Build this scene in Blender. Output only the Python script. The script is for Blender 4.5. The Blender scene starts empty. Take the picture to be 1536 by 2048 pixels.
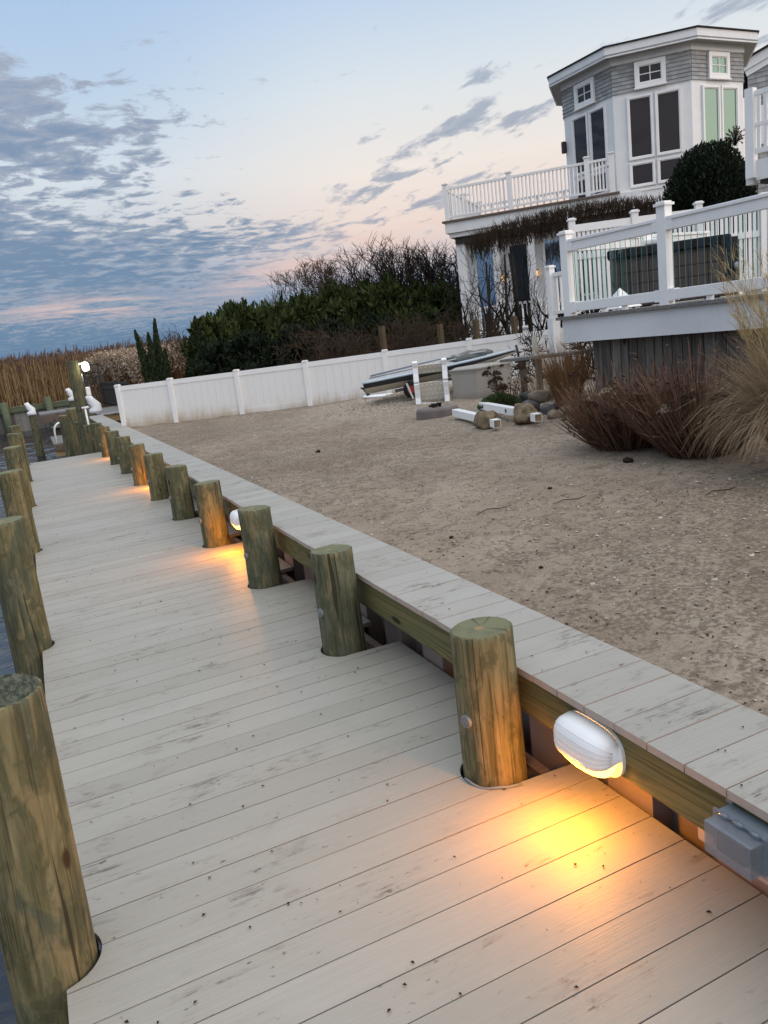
import bpy, math, random
from mathutils import Vector, Matrix, noise
random.seed(7)
S = bpy.context.scene
COL = S.collection
RAD = math.radians

# ------------------------------------------------------------------ camera
F_PX, PITCH, ROLL, YAW = 1554.0, 0.22278, -0.12190, 0.40595
CAM = Vector((0.2273, -1.3629, 1.6622))
Fw = Vector((math.sin(YAW)*math.cos(PITCH), math.cos(YAW)*math.cos(PITCH), -math.sin(PITCH)))
R0 = Vector((math.cos(YAW), -math.sin(YAW), 0)); U0 = R0.cross(Fw)
Rt = math.cos(ROLL)*R0 + math.sin(ROLL)*U0; Up = Rt.cross(Fw)
cd = bpy.data.cameras.new('camera'); cam = bpy.data.objects.new('camera', cd); COL.objects.link(cam)
cd.sensor_fit = 'VERTICAL'; cd.sensor_height = 36; cd.lens = F_PX/2048*36
cd.clip_start = 0.05; cd.clip_end = 5000
cam.matrix_world = Matrix(((Rt.x, Up.x, -Fw.x, CAM.x), (Rt.y, Up.y, -Fw.y, CAM.y), (Rt.z, Up.z, -Fw.z, CAM.z), (0, 0, 0, 1)))
S.camera = cam

def ray(px, py): return Fw + Rt*((px-768)/F_PX) - Up*((py-1024)/F_PX)
def at_depth(px, py, D): return CAM + ray(px, py)*D
def at_z(px, py, z):
    d = ray(px, py); return CAM + d*((z-CAM.z)/d.z)

# ------------------------------------------------------------------ world, sun, exposure
S.view_settings.view_transform = 'Standard'; S.view_settings.look = 'None'
S.view_settings.exposure = 0.0; S.view_settings.gamma = 1.0
S.render.film_transparent = False

class NT:
    """small wrapper that makes node trees short to write"""
    def __init__(s, tree): s.t = tree; s.n = tree.nodes; s.l = tree.links
    def put(s, sock, v):
        if v is None: return
        if isinstance(v, bpy.types.NodeSocket): s.l.new(v, sock)
        else:
            if isinstance(v, (tuple, list)) and len(v) == 3 and sock.type == 'RGBA': v = (*v, 1)
            sock.default_value = v
    def node(s, typ, ins=None, **props):
        nd = s.n.new(typ)
        for k, v in props.items(): setattr(nd, k, v)
        for k, v in (ins or {}).items(): s.put(nd.inputs[k], v)
        return nd
    def math(s, op, a, b=None, c=None, clamp=False):
        nd = s.n.new('ShaderNodeMath'); nd.operation = op; nd.use_clamp = clamp
        for i, v in enumerate((a, b, c)): s.put(nd.inputs[i], v)
        return nd.outputs[0]
    def vmath(s, op, a, b=None):
        nd = s.n.new('ShaderNodeVectorMath'); nd.operation = op
        s.put(nd.inputs[0], a); s.put(nd.inputs[1], b)
        return nd.outputs['Value'] if op in ('DOT_PRODUCT', 'LENGTH') else nd.outputs[0]
    def noise(s, vec, scale, detail=4, rough=.55, dist=0):
        nd = s.node('ShaderNodeTexNoise', {'Vector': vec, 'Scale': scale, 'Detail': detail, 'Roughness': rough, 'Distortion': dist})
        return nd.outputs['Fac']
    def voro(s, vec, scale, out='Distance', feature='F1', rnd=1.0):
        nd = s.node('ShaderNodeTexVoronoi', {'Vector': vec, 'Scale': scale, 'Randomness': rnd}, feature=feature)
        return nd.outputs[out]
    def ramp(s, fac, *stops):
        nd = s.n.new('ShaderNodeValToRGB'); s.put(nd.inputs[0], fac); e = nd.color_ramp.elements
        while len(e) < len(stops): e.new(0.5)
        for el, (p, c) in zip(e, stops):
            el.position = p; el.color = (c, c, c, 1) if isinstance(c, (int, float)) else (*c, 1)
        return nd.outputs[0]
    def smooth(s, v, lo, hi):
        nd = s.n.new('ShaderNodeMapRange'); nd.interpolation_type = 'SMOOTHSTEP'
        s.put(nd.inputs[0], v); nd.inputs[1].default_value = lo; nd.inputs[2].default_value = hi
        return nd.outputs[0]
    def mix(s, fac, a, b, mode='MIX'):
        nd = s.n.new('ShaderNodeMix'); nd.data_type = 'RGBA'; nd.blend_type = mode
        s.put(nd.inputs[0], fac); s.put(nd.inputs[6], a); s.put(nd.inputs[7], b)
        return nd.outputs[2]
    def scale(s, vec, v3, loc=(0, 0, 0), rot=(0, 0, 0)):
        nd = s.node('ShaderNodeMapping', {'Vector': vec}); nd.inputs['Scale'].default_value = v3
        nd.inputs['Location'].default_value = loc; nd.inputs['Rotation'].default_value = rot
        return nd.outputs[0]
    def sep(s, vec):
        nd = s.node('ShaderNodeSeparateXYZ', {0: vec}); return nd.outputs
    def comb(s, x, y, z):
        nd = s.n.new('ShaderNodeCombineXYZ')
        for i, v in enumerate((x, y, z)): s.put(nd.inputs[i], v)
        return nd.outputs[0]
    def bump(s, h, strength=.4, dist=.01, normal=None):
        nd = s.node('ShaderNodeBump', {'Height': h, 'Strength': strength, 'Distance': dist})
        if normal is not None: s.put(nd.inputs['Normal'], normal)
        return nd.outputs[0]

SUN_AZ, SUN_EL = RAD(150), RAD(16)       # azimuth clockwise from the dock's direction: behind the camera and to the right
wd = bpy.data.worlds.new('World'); S.world = wd; wd.use_nodes = True
w = NT(wd.node_tree); w.n.clear()
tc = w.node('ShaderNodeTexCoord').outputs['Generated']
x, y, z = w.sep(tc)
el = w.math('MULTIPLY', w.math('ARCSINE', z), 180/math.pi)
az = w.math('MULTIPLY', w.math('ARCTAN2', x, y), 180/math.pi)
# clear air: dusk gradient by elevation, warmer to the right of the dock
cool = w.ramp(w.math('DIVIDE', el, 60, clamp=True), (0, (.085, .175, .315)), (.062, (.105, .210, .360)), (.10, (.26, .36, .51)), (.145, (.60, .62, .66)), (.20, (.66, .72, .78)), (.28, (.50, .63, .78)), (.40, (.37, .53, .78)), (1, (.74, .78, .84)))
warm = w.ramp(w.math('DIVIDE', el, 60, clamp=True), (0, (.20, .30, .46)), (.055, (.28, .37, .53)), (.085, (.66, .56, .56)), (.12, (.83, .67, .60)), (.18, (.86, .78, .72)), (.26, (.72, .77, .80)), (.38, (.45, .60, .82)), (1, (.74, .78, .84)))
air = w.mix(w.smooth(az, 6, 26), cool, warm)
# altocumulus sheet, laid out on a level plane high above
den = w.math('ADD', w.math('MAXIMUM', z, 0.0), .075)
pl = w.comb(w.math('DIVIDE', x, den), w.math('DIVIDE', y, den), 0)
n1 = w.noise(w.scale(pl, (1.0, 1.0, 1), (3.1, 1.7, 0)), 7.2, 6, .62, .35)
ns = w.noise(w.scale(w.scale(pl, (1, 1, 1), (0, 0, 0), (0, 0, RAD(4))), (1.0, .48, 1), (8.3, 6.2, 0)), 6.8, 6, .62, .25)
n1 = w.mix(w.smooth(az, 15, 25), n1, ns)
n2 = w.noise(w.scale(pl, (1.0, .8, 1), (7.7, 4.2, 0)), 1.3, 3, .5)
def blob(a0, e0, aw, ew, tilt=0.0):
    da = w.math('SUBTRACT', az, a0); de = w.math('SUBTRACT', w.math('SUBTRACT', el, e0), w.math('MULTIPLY', da, tilt))
    q1 = w.math('POWER', w.math('ABSOLUTE', w.math('DIVIDE', da, aw)), 2.0); q2 = w.math('POWER', w.math('ABSOLUTE', w.math('DIVIDE', de, ew)), 2.0)
    return w.math('POWER', 2.718, w.math('MULTIPLY', w.math('ADD', q1, q2), -1))
mk = w.math('MULTIPLY', blob(0, 7.4, 18, 4.6, -.10), 1.12)
for b_, k_ in ((blob(1, 15.0, 10.5, 4.2, -.14), .90), (blob(28.5, 11.3, 9, 1.3, .42), .64), (blob(37, 12.8, 8, 1.0, .30), .60), (blob(34, 16.0, 5, 1.2, .3), .50), (blob(20, 7.6, 7, 1.6, .1), .62), (blob(29, 8.8, 6, 1.0, .2), .5), (blob(70, 14, 25, 8, 0), .6), (blob(-70, 14, 60, 10, 0), .6)):
    mk = w.math('MAXIMUM', mk, w.math('MULTIPLY', b_, k_))
cv = w.math('ADD', w.math('ADD', n1, w.math('MULTIPLY', w.math('SUBTRACT', n2, .5), .35)), w.math('MULTIPLY', mk, .36))
cover = w.math('MULTIPLY', w.smooth(cv, .622, .755), w.smooth(el, .5, 3.5))
cover = w.math('MULTIPLY', cover, w.math('SUBTRACT', .94, w.math('MULTIPLY', w.smooth(az, 15, 26), .20)))
ccol = w.ramp(w.math('DIVIDE', el, 40, clamp=True), (0, (.13, .22, .36)), (.18, (.13, .215, .35)), (.32, (.165, .245, .375)), (.5, (.29, .355, .48)), (1, (.6, .65, .75)))
ccol = w.mix(w.smooth(cv, .68, .92), w.mix(.40, ccol, (.55, .54, .58)), ccol)
sky = w.mix(cover, air, ccol)
# salmon underlight low on the clouds at the left and along the belt above the blue bank
glow = w.math('MULTIPLY', w.math('MAXIMUM', blob(5, 4.1, 6.0, .7, -.02), w.math('MULTIPLY', blob(21, 5.6, 10, 1.0, .16), .9)), w.smooth(w.noise(w.scale(pl, (.5, 1, 1)), 2.6, 4, .6), .38, .62))
sky = w.mix(w.math('MULTIPLY', glow, .75), sky, (.80, .56, .50))
# added brightness overhead to light the land, and bright sky behind the camera, where the sun has gone down
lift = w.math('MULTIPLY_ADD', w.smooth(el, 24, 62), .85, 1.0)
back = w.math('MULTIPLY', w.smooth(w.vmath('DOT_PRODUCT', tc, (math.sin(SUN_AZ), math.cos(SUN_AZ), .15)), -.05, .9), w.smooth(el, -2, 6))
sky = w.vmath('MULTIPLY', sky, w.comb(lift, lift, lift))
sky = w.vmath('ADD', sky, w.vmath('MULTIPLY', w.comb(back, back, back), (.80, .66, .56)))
nish = w.node('ShaderNodeTexSky', sky_type='NISHITA', sun_disc=False, sun_elevation=SUN_EL, sun_rotation=SUN_AZ)
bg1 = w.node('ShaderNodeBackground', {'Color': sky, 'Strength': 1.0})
bg2 = w.node('ShaderNodeBackground', {'Color': nish.outputs[0], 'Strength': 0.008})
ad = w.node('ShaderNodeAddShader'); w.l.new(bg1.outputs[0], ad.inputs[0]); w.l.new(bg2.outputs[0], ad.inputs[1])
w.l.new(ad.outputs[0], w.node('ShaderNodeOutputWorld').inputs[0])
wd.cycles.sampling_method = 'MANUAL'; wd.cycles.sample_map_resolution = 512

sl = bpy.data.lights.new('sun', 'SUN'); sl.energy = 0.55; sl.angle = RAD(24); sl.color = (1, .88, .78)
so = bpy.data.objects.new('sun', sl); COL.objects.link(so)
sd = Vector((math.sin(SUN_AZ)*math.cos(SUN_EL), math.cos(SUN_AZ)*math.cos(SUN_EL), math.sin(SUN_EL)))
so.rotation_euler = sd.to_track_quat('Z', 'Y').to_euler()

# ------------------------------------------------------------------ materials
MATS = {}
def mat(name):
    m = bpy.data.materials.new(name); m.use_nodes = True; t = NT(m.node_tree); t.n.clear()
    MATS[name] = m
    b = t.node('ShaderNodeBsdfPrincipled'); o = t.node('ShaderNodeOutputMaterial'); t.l.new(b.outputs[0], o.inputs[0])
    t.b = b; t.out = o; t.m = m
    t.obj = t.node('ShaderNodeTexCoord').outputs['Object']
    return t
def fin(t, col=None, rough=None, normal=None, spec=None, metal=None):
    for k, v in (('Base Color', col), ('Roughness', rough), ('Normal', normal), ('Specular IOR Level', spec), ('Metallic', metal)):
        if v is not None: t.put(t.b.inputs[k], v)
    return t.m
def attr(t, name): return t.node('ShaderNodeAttribute', attribute_name=name).outputs['Fac']
def orand(t): return t.node('ShaderNodeObjectInfo').outputs['Random']
def wpos(t): return t.node('ShaderNodeNewGeometry').outputs['Position']

def decking(name, base, dirt_k, th):
    t = mat(name); r = attr(t, 'rnd'); X, Y, Z = t.sep(wpos(t))
    p = t.comb(X, Y, t.math('MULTIPLY', r, 37.0))
    p2 = t.scale(p, (1, 1, 1))
    g = t.noise(t.scale(p, (2.2, 130, 3)), 1.0, 3, .6, .7)             # pressed wood grain
    g2 = t.noise(t.scale(p, (5.0, 320, 3)), 1.0, 2, .6)
    wig = t.noise(t.scale(p, (1.6, 26, 3)), 1.0, 2, .5, 1.2)
    grain = t.smooth(t.math('ADD', t.math('MULTIPLY', g, .6), t.math('MULTIPLY', g2, .4)), .36, .6)
    blot = t.noise(t.scale(p2, (1.1, 2.0, 1)), 2.1, 5, .62)
    blot2 = t.noise(t.scale(p2, (2, 5, 1), (4, 2, 0)), 5.0, 4, .65, .4)
    dirt = t.math('MULTIPLY', t.smooth(blot, .50-th, .70-th), t.smooth(blot2, .47-th*.5, .64-th*.5))
    dirt = t.math('MULTIPLY', dirt, t.math('SUBTRACT', 1.15, grain), clamp=True)
    fleck = t.math('MULTIPLY', t.smooth(t.noise(t.scale(p2, (1, 2, 1), (9, 1, 3)), 22, 3, .6), .655, .72), t.smooth(blot, .38, .6))
    col = t.mix(r, base, (base[0]*.86, base[1]*.855, base[2]*.84))
    col = t.mix(t.math('MULTIPLY', t.smooth(blot, .35, .75), .38), col, (base[0]*.80, base[1]*.78, base[2]*.74))
    col = t.mix(t.math('MULTIPLY', t.math('SUBTRACT', 1, grain), .15), col, tuple(c*.6 for c in base))
    col = t.mix(t.math('MULTIPLY', dirt, dirt_k, clamp=True), col, (.085, .065, .05))
    col = t.mix(t.math('MULTIPLY', fleck, .8), col, (.07, .05, .04))
    nb = t.bump(t.math('ADD', grain, t.math('MULTIPLY', wig, .5)), .32, .0015)
    return fin(t, col, t.math('MULTIPLY_ADD', dirt, .25, .50), nb, .36)
decking('deck', (.348, .328, .280), 1.05, -.012)
decking('cap', (.352, .336, .296), 1.35, .02)
t = mat('board_edge'); fin(t, t.mix(t.noise(t.obj, 30, 3), (.46, .36, .30), (.36, .28, .23)), .7)

t = mat('piling'); rr = orand(t); X, Y, Z = t.sep(t.obj)
off = t.math('MULTIPLY', rr, 31.0)
p = t.comb(t.math('ADD', X, off), t.math('ADD', Y, t.math('MULTIPLY', rr, 7.0)), Z)
st = t.noise(t.scale(p, (15, 15, 2.0)), 1.0, 5, .64, .8)
st2 = t.noise(t.scale(p, (52, 52, 3.2)), 1.0, 4, .6, .3)
pt = t.noise(t.scale(p, (5.5, 5.5, 3.0)), 1.0, 4, .62, 1.1)
pt2 = t.noise(t.scale(p, (13, 13, 8), (3, 5, 1)), 1.0, 3, .6, .8)
tone = t.math('ADD', t.math('MULTIPLY', st, .55), t.math('MULTIPLY', st2, .45))
g0 = t.ramp(tone, (.30, (.050, .046, .020)), (.45, (.115, .102, .048)), (.56, (.185, .156, .080)), (.72, (.285, .235, .140)))
gr = t.ramp(tone, (.30, (.045, .050, .030)), (.5, (.090, .092, .056)), (.7, (.160, .155, .105)))
col = t.mix(t.smooth(t.math('ADD', pt, t.math('MULTIPLY', t.math('SUBTRACT', rr, .5), .26)), .47, .60), g0, gr)
col = t.mix(t.math('MULTIPLY', t.smooth(t.math('ADD', pt2, t.math('MULTIPLY', t.math('SUBTRACT', st2, .5), .5)), .52, .61), .68), col, (.062, .064, .032))
pt3 = t.noise(t.scale(p, (9, 9, 2.6), (11, 5, 3)), 1.0, 4, .6, 1.4)
col = t.mix(t.math('MULTIPLY', t.smooth(t.math('ADD', pt3, t.math('MULTIPLY', t.math('SUBTRACT', st2, .5), .6)), .54, .66), .55), col, (.24, .18, .088))
col = t.mix(t.math('MULTIPLY', t.smooth(t.noise(t.scale(p, (30, 30, 14), (1, 2, 9)), 1.0, 3, .7), .62, .70), .22), col, (.30, .27, .18))
crk = t.smooth(t.noise(t.scale(p, (34, 34, 1.1), (7, 0, 0)), 1.0, 2, .5, .5), .655, .69)
col = t.mix(t.math('MULTIPLY', crk, .7), col, (.03, .024, .012))
crk = t.math('MAXIMUM', crk, t.math('MULTIPLY', t.smooth(t.noise(t.scale(p, (70, 70, 1.7), (2, 8, 0)), 1.0, 2, .5, .4), .60, .66), .8))
col = t.mix(t.math('MULTIPLY', crk, .55), col, (.028, .022, .012))
kv = t.voro(t.scale(p, (4.2, 4.2, 2.2)), 1.0); knot = t.smooth(kv, .10, .045)
col = t.mix(knot, col, (.045, .022, .010))
wet = t.smooth(t.math('ADD', Z, t.math('MULTIPLY', st, .2)), -.45, -.75)
col = t.mix(wet, col, (.018, .018, .012))
fin(t, col, .78, t.bump(t.math('SUBTRACT', t.math('ADD', tone, t.math('MULTIPLY', pt, .3)), t.math('MULTIPLY', crk, .8)), .55, .010), .25)

t = mat('piling_top'); rr = orand(t); X, Y, Z = t.sep(t.obj)
rad = t.math('POWER', t.math('ADD', t.math('POWER', t.math('ADD', X, .012), 2.0), t.math('POWER', Y, 2.0)), .5)
nz = t.noise(t.comb(t.math('ADD', X, t.math('MULTIPLY', rr, 13.0)), Y, 0), 9, 3, .6)
rg = t.math('SINE', t.math('MULTIPLY_ADD', rad, 1150.0, t.math('MULTIPLY', nz, 30.0)))
col = t.mix(t.math('MULTIPLY_ADD', rg, .5, .5), (.130, .132, .072), (.190, .185, .108))
col = t.mix(t.smooth(nz, .45, .7), col, (.12, .13, .075))
col = t.mix(t.math('MULTIPLY', t.smooth(t.math('ADD', rad, t.math('MULTIPLY', nz, .05)), .052, .028), .85), col, (.36, .20, .10))
rcrk = t.smooth(t.noise(t.scale(t.comb(t.math('ARCTAN2', Y, X), 0, t.math('MULTIPLY', rr, 9.0)), (2.4, 1, 1)), 1.0, 1, .5), .70, .73)
col = t.mix(t.math('MULTIPLY', rcrk, .7), col, (.05, .045, .02))
fin(t, col, .85, t.bump(rg, .2, .002), .2)

t = mat('piling_top_dark'); X, Y, Z = t.sep(t.obj); rr = orand(t)
pp_ = t.comb(t.math('ADD', X, t.math('MULTIPLY', rr, 11.0)), Y, 0)
n = t.noise(t.scale(pp_, (55, 22, 1), (0, 0, 0), (0, 0, .6)), 1.0, 4, .65, .8); n2 = t.noise(pp_, 16, 3, .6)
col = t.mix(t.smooth(n, .38, .64), (.030, .034, .022), (.115, .115, .080)); col = t.mix(t.smooth(n2, .5, .7), col, (.045, .052, .034))
fin(t, col, .9, t.bump(n, .7, .006), .15)

def timber(name, c1, c2, c3, stretch, rough=.8, bumpk=.5, cyc=95.0):
    t = mat(name); p = t.scale(t.obj, stretch)
    n = t.noise(p, 1.0, 3, .5, .6)
    f = t.math('MULTIPLY_ADD', t.math('SINE', t.math('MULTIPLY', n, cyc)), .5, .5)
    n2 = t.noise(t.scale(t.obj, tuple(s*9 for s in stretch)), 1.0, 4, .6)
    col = t.mix(f, c1, c2); col = t.mix(t.smooth(n2, .4, .68), col, c3)
    kv = t.voro(t.scale(t.obj, (1.6, 1.6, 5.5)), 1.0); col = t.mix(t.smooth(kv, .12, .05), col, tuple(c*.25 for c in c1))
    return fin(t, col, rough, t.bump(t.math('ADD', f, n2), bumpk, .002), .25)
timber('waler_wood', (.085, .078, .030), (.185, .150, .062), (.13, .125, .055), (3, .35, 7))
timber('yellow_wood', (.34, .23, .10), (.46, .33, .16), (.38, .28, .13), (.5, 3, 9))
timber('stake_wood', (.085, .058, .03), (.13, .092, .052), (.07, .052, .032), (9, 9, .5))
timber('grey_plank', (.17, .16, .15), (.25, .24, .225), (.12, .115, .11), (.5, 6, 6))
timber('green_timber', (.07, .09, .05), (.13, .15, .085), (.09, .10, .06), (.4, 6, 5))
timber('brown_plank', (.12, .085, .065), (.19, .14, .115), (.15, .11, .09), (.5, 6, 6))

t = mat('weathered_plank'); r = attr(t, 'rnd')
p = t.comb(t.sep(t.obj)[0], t.math('ADD', t.sep(t.obj)[1], t.math('MULTIPLY', r, 19.0)), t.sep(t.obj)[2])
s1 = t.noise(t.scale(p, (26, 26, 1.4)), 1.0, 4, .6, .4); s2 = t.noise(t.scale(p, (4, 4, 1.5)), 1.0, 4, .65)
col = t.ramp(t.math('ADD', t.math('MULTIPLY', s1, .6), t.math('MULTIPLY', s2, .4)), (.3, (.040, .035, .030)), (.5, (.140, .128, .114)), (.7, (.29, .275, .255)))
col = t.mix(t.math('MULTIPLY', r, .75), col, (.055, .046, .040)); 
kv = t.voro(t.scale(p, (3, 3, 1.6)), 1.0); col = t.mix(t.smooth(kv, .13, .05), col, (.025, .018, .013))
col = t.mix(t.math('MULTIPLY', t.smooth(t.noise(p, 16, 3), .68, .74), .6), col, (.33, .34, .33))
fin(t, col, .9, t.bump(s1, .6, .006), .15)

def plain(name, col, rough=.5, spec=.4, metal=0, var=.12, sc=3.0, stain=0, bump=0):
    t = mat(name); n = t.noise(t.obj, sc, 4, .6)
    c = t.mix(t.smooth(n, .3, .7), tuple(v*(1-var) for v in col), col)
    if stain:
        n2 = t.noise(t.scale(t.obj, (3, 3, .8)), 1.2, 5, .65); c = t.mix(t.math('MULTIPLY', t.smooth(n2, .52, .78), stain), c, (.42, .36, .26))
    nb = t.bump(t.noise(t.obj, 60, 3), bump, .004) if bump else None
    return fin(t, c, rough, nb, spec, metal)
plain('white_vinyl', (.84, .83, .81), .38, .45, var=.05)
plain('white_paint', (.78, .78, .77), .5, .4, var=.06, stain=.12)
plain('white_fascia', (.70, .705, .71), .55, .4, var=.10, stain=.16, sc=1.2)
plain('white_plastic', (.80, .80, .79), .48, .5, var=.05)
plain('cream_plastic', (.60, .56, .47), .5, .4, var=.1, stain=.25)
plain('grey_resin', (.36, .335, .30), .55, .35, var=.1, stain=.2)
plain('galvanised', (.25, .26, .27), .6, .4, metal=.3, var=.3, sc=40)
plain('black_metal', (.015, .015, .017), .45, .5)
plain('rubber', (.02, .02, .02), .8, .2)
plain('red_paint', (.35, .02, .02), .4, .5)
plain('lantern_frame', (.03, .025, .02), .5, .4)
plain('navy_hull', (.018, .020, .026), .35, .5)
plain('pale_blue_deck', (.46, .53, .58), .45, .45, var=.12, stain=.1)
plain('hull_cream', (.60, .56, .47), .4, .45, var=.1, stain=.3)
plain('sail_grey', (.20, .205, .18), .8, .2, var=.3, sc=8)
plain('alloy', (.34, .36, .38), .35, .5, metal=.7)
plain('mauve_plastic', (.185, .150, .138), .6, .3, var=.25, sc=5, stain=.1)
plain('stone_grey', (.13, .125, .12), .85, .25, var=.45, sc=7, bump=.5)
plain('stone_tan', (.26, .205, .145), .85, .25, var=.4, sc=7, bump=.5)
plain('footing', (.27, .205, .13), .95, .15, var=.55, sc=11, bump=.9)
plain('roof_shingle', (.035, .032, .032), .85, .2, var=.4, sc=14)
plain('deck_edge', (.27, .24, .205), .8, .2)
plain('soffit', (.40, .41, .42), .6, .3)
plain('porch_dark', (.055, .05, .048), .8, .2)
plain('spa_cabinet', (.062, .042, .034), .55, .35, var=.2)
plain('spa_cover', (.020, .020, .021), .8, .12, var=.3)
plain('grey_box', (.16, .19, .215), .5, .4, var=.08)
plain('black_plastic', (.05, .06, .075), .4, .5)
plain('tan_trim', (.50, .42, .37), .5, .4, var=.08)
plain('beige_blind', (.36, .30, .25), .8, .2)
plain('dead_head', (.105, .060, .040), .9, .1, var=.5, sc=40)
plain('pale_head', (.30, .235, .165), .9, .1, var=.45, sc=40)
plain('bark_dark', (.050, .040, .032), .9, .15, var=.45, sc=6)
plain('bark_grey', (.085, .070, .056), .9, .15, var=.4, sc=6)
plain('twig_brown', (.080, .054, .036), .9, .12, var=.5, sc=3)
plain('twig_dark', (.036, .027, .022), .9, .12, var=.5, sc=3)
plain('debris_dark', (.035, .025, .018), .9, .1)
plain('pvc', (.80, .80, .78), .4, .45)

def leafy(name, c1, c2, c3):
    t = mat(name); r = attr(t, 'rnd'); n = t.noise(t.obj, 1.6, 3, .6)
    c = t.mix(r, c1, c2); c = t.mix(t.smooth(n, .5, .72), c, c3)
    return fin(t, c, .75, None, .2)
leafy('stem_brown', (.050, .026, .017), (.235, .135, .088), (.12, .062, .040))
leafy('cedar', (.010, .018, .007), (.030, .045, .014), (.020, .026, .012))
leafy('hedge_green', (.017, .028, .008), (.058, .074, .018), (.024, .036, .011))
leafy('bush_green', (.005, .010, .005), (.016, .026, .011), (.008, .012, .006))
leafy('low_juniper', (.030, .050, .016), (.085, .110, .042), (.05, .065, .03))
leafy('plume_tan', (.33, .25, .175), (.50, .40, .30), (.28, .20, .135))
leafy('reed_stalk', (.17, .105, .045), (.31, .205, .10), (.13, .075, .035))
leafy('reed_head', (.060, .036, .027), (.150, .095, .070), (.09, .055, .04))
leafy('grass_gold', (.34, .245, .11), (.52, .40, .21), (.30, .21, .10))
leafy('grass_dry', (.20, .14, .085), (.36, .27, .17), (.17, .115, .07))
leafy('grass_russet', (.17, .085, .036), (.29, .165, .075), (.14, .07, .03))
leafy('dead_leaf', (.055, .032, .020), (.125, .080, .045), (.06, .04, .025))
leafy('shell_chip', (.24, .20, .155), (.52, .47, .40), (.36, .31, .25))
leafy('far_board', (.075, .072, .066), (.27, .265, .25), (.14, .135, .125))
leafy('shingle', (.275, .28, .275), (.395, .40, .39), (.31, .315, .31))
leafy('sheet_panel', (.20, .155, .135), (.27, .215, .185), (.18, .14, .12))

t = mat('fence_panel'); X, Y, Z = t.sep(t.obj)
n = t.noise(t.scale(t.obj, (5, 5, .9)), 1.0, 5, .65)
spl = t.math('MULTIPLY', t.smooth(t.math('ADD', Z, t.math('MULTIPLY', n, .5)), .62, .15), t.smooth(t.noise(t.obj, .55, 2, .5), .36, .54))
col = t.mix(t.math('MULTIPLY', spl, .95), (.79, .775, .745), (.42, .33, .20))
col = t.mix(t.math('MULTIPLY', t.smooth(n, .55, .8), .12), col, (.5, .44, .36))
fin(t, col, .45, None, .4)

t = mat('sand'); P = wpos(t); sh = attr(t, 'shell'); org = attr(t, 'dirt')
b1 = t.noise(P, 1.3, 5, .6); b2 = t.noise(t.scale(P, (1, 1.2, 1)), 7.5, 6, .68, .5); b3 = t.noise(P, 38, 5, .7); b4 = t.noise(P, 160, 3, .7)
col = t.mix(t.smooth(b1, .3, .7), (.258, .205, .153), (.345, .286, .220))
col = t.mix(t.math('MULTIPLY', t.smooth(b3, .40, .62), .40), col, (.17, .125, .088))
dk = t.math('MULTIPLY', t.smooth(t.math('ADD', b2, t.math('MULTIPLY', org, .20)), .50, .64), t.smooth(b3, .38, .56))
col = t.mix(t.math('MULTIPLY', dk, .52), col, (.062, .046, .034))
col = t.mix(t.math('MULTIPLY', t.smooth(b4, .56, .70), .35), col, (.46, .40, .32))
pv = t.node('ShaderNodeTexVoronoi', {'Vector': P, 'Scale': 34.0}); 
shc = t.mix(t.sep(pv.outputs['Color'])[0], (.30, .235, .165), (.64, .57, .47))
shc = t.mix(t.smooth(pv.outputs['Distance'], .35, .75), shc, (.17, .13, .09))
col = t.mix(t.math('MULTIPLY', sh, t.smooth(t.math('ADD', sh, t.math('MULTIPLY', b2, .8)), .62, .82)), col, shc)
hh = t.math('ADD', t.math('ADD', t.math('MULTIPLY', b2, .7), t.math('MULTIPLY', b3, .6)), t.math('ADD', t.math('MULTIPLY', b4, .22), t.math('MULTIPLY', t.math('MULTIPLY', pv.outputs['Distance'], sh), -.9)))
fin(t, col, .95, t.bump(hh, .75, .028), .15)

t = mat('water'); P = wpos(t)
wv = t.noise(t.scale(P, (1.0, 1.9, 1), (0, 0, 0), (0, 0, RAD(20))), 5.0, 2, .5, .4)
wv2 = t.noise(t.scale(P, (1.2, 2.2, 1)), 6.0, 3, .55, .3)
fin(t, (.008, .012, .018), .04, t.bump(t.math('ADD', wv, t.math('MULTIPLY', wv2, .20)), 1.0, .012), .5)

t = mat('marsh'); fin(t, t.mix(t.noise(wpos(t), 1.2, 4), (.11, .08, .045), (.20, .14, .07)), .95, None, .1)
t = mat('yard'); fin(t, t.mix(t.noise(wpos(t), 2.0, 5), (.12, .095, .06), (.22, .17, .12)), .95, None, .1)

def pane(name, col, rough, metal):
    t = mat(name); n = t.noise(t.obj, .8, 2, .5)
    return fin(t, col, rough, t.bump(n, .05, .02), .30, metal)
pane('pane_dark', (.022, .018, .022), .03, 0)
pane('pane_blue', (.020, .026, .034), .02, .08)
pane('pane_green', (.215, .315, .265), .08, .75)
pane('pane_mirror', (.42, .46, .52), .02, .9)

t = mat('glass_strip'); g = t.node('ShaderNodeBsdfGlossy', {'Color': (.9, .97, .95), 'Roughness': .02})
tr = t.node('ShaderNodeBsdfTransparent', {'Color': (.93, .975, .965)})
fr = t.math('MULTIPLY_ADD', t.math('POWER', t.node('ShaderNodeLayerWeight', {'Blend': .5}).outputs['Facing'], 4.0), .45, .025); mx = t.node('ShaderNodeMixShader', {0: fr})
t.l.new(tr.outputs[0], mx.inputs[1]); t.l.new(g.outputs[0], mx.inputs[2]); t.l.new(mx.outputs[0], t.out.inputs[0])
t = mat('glass_edge'); fin(t, (.045, .115, .102), .25, None, .4)
t = mat('clear_cover'); g = t.node('ShaderNodeBsdfGlossy', {'Color': (.9, .92, .95), 'Roughness': .12})
tr = t.node('ShaderNodeBsdfTransparent', {'Color': (.80, .82, .85)})
df = t.node('ShaderNodeBsdfDiffuse', {'Color': (.50, .53, .57)})
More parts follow.
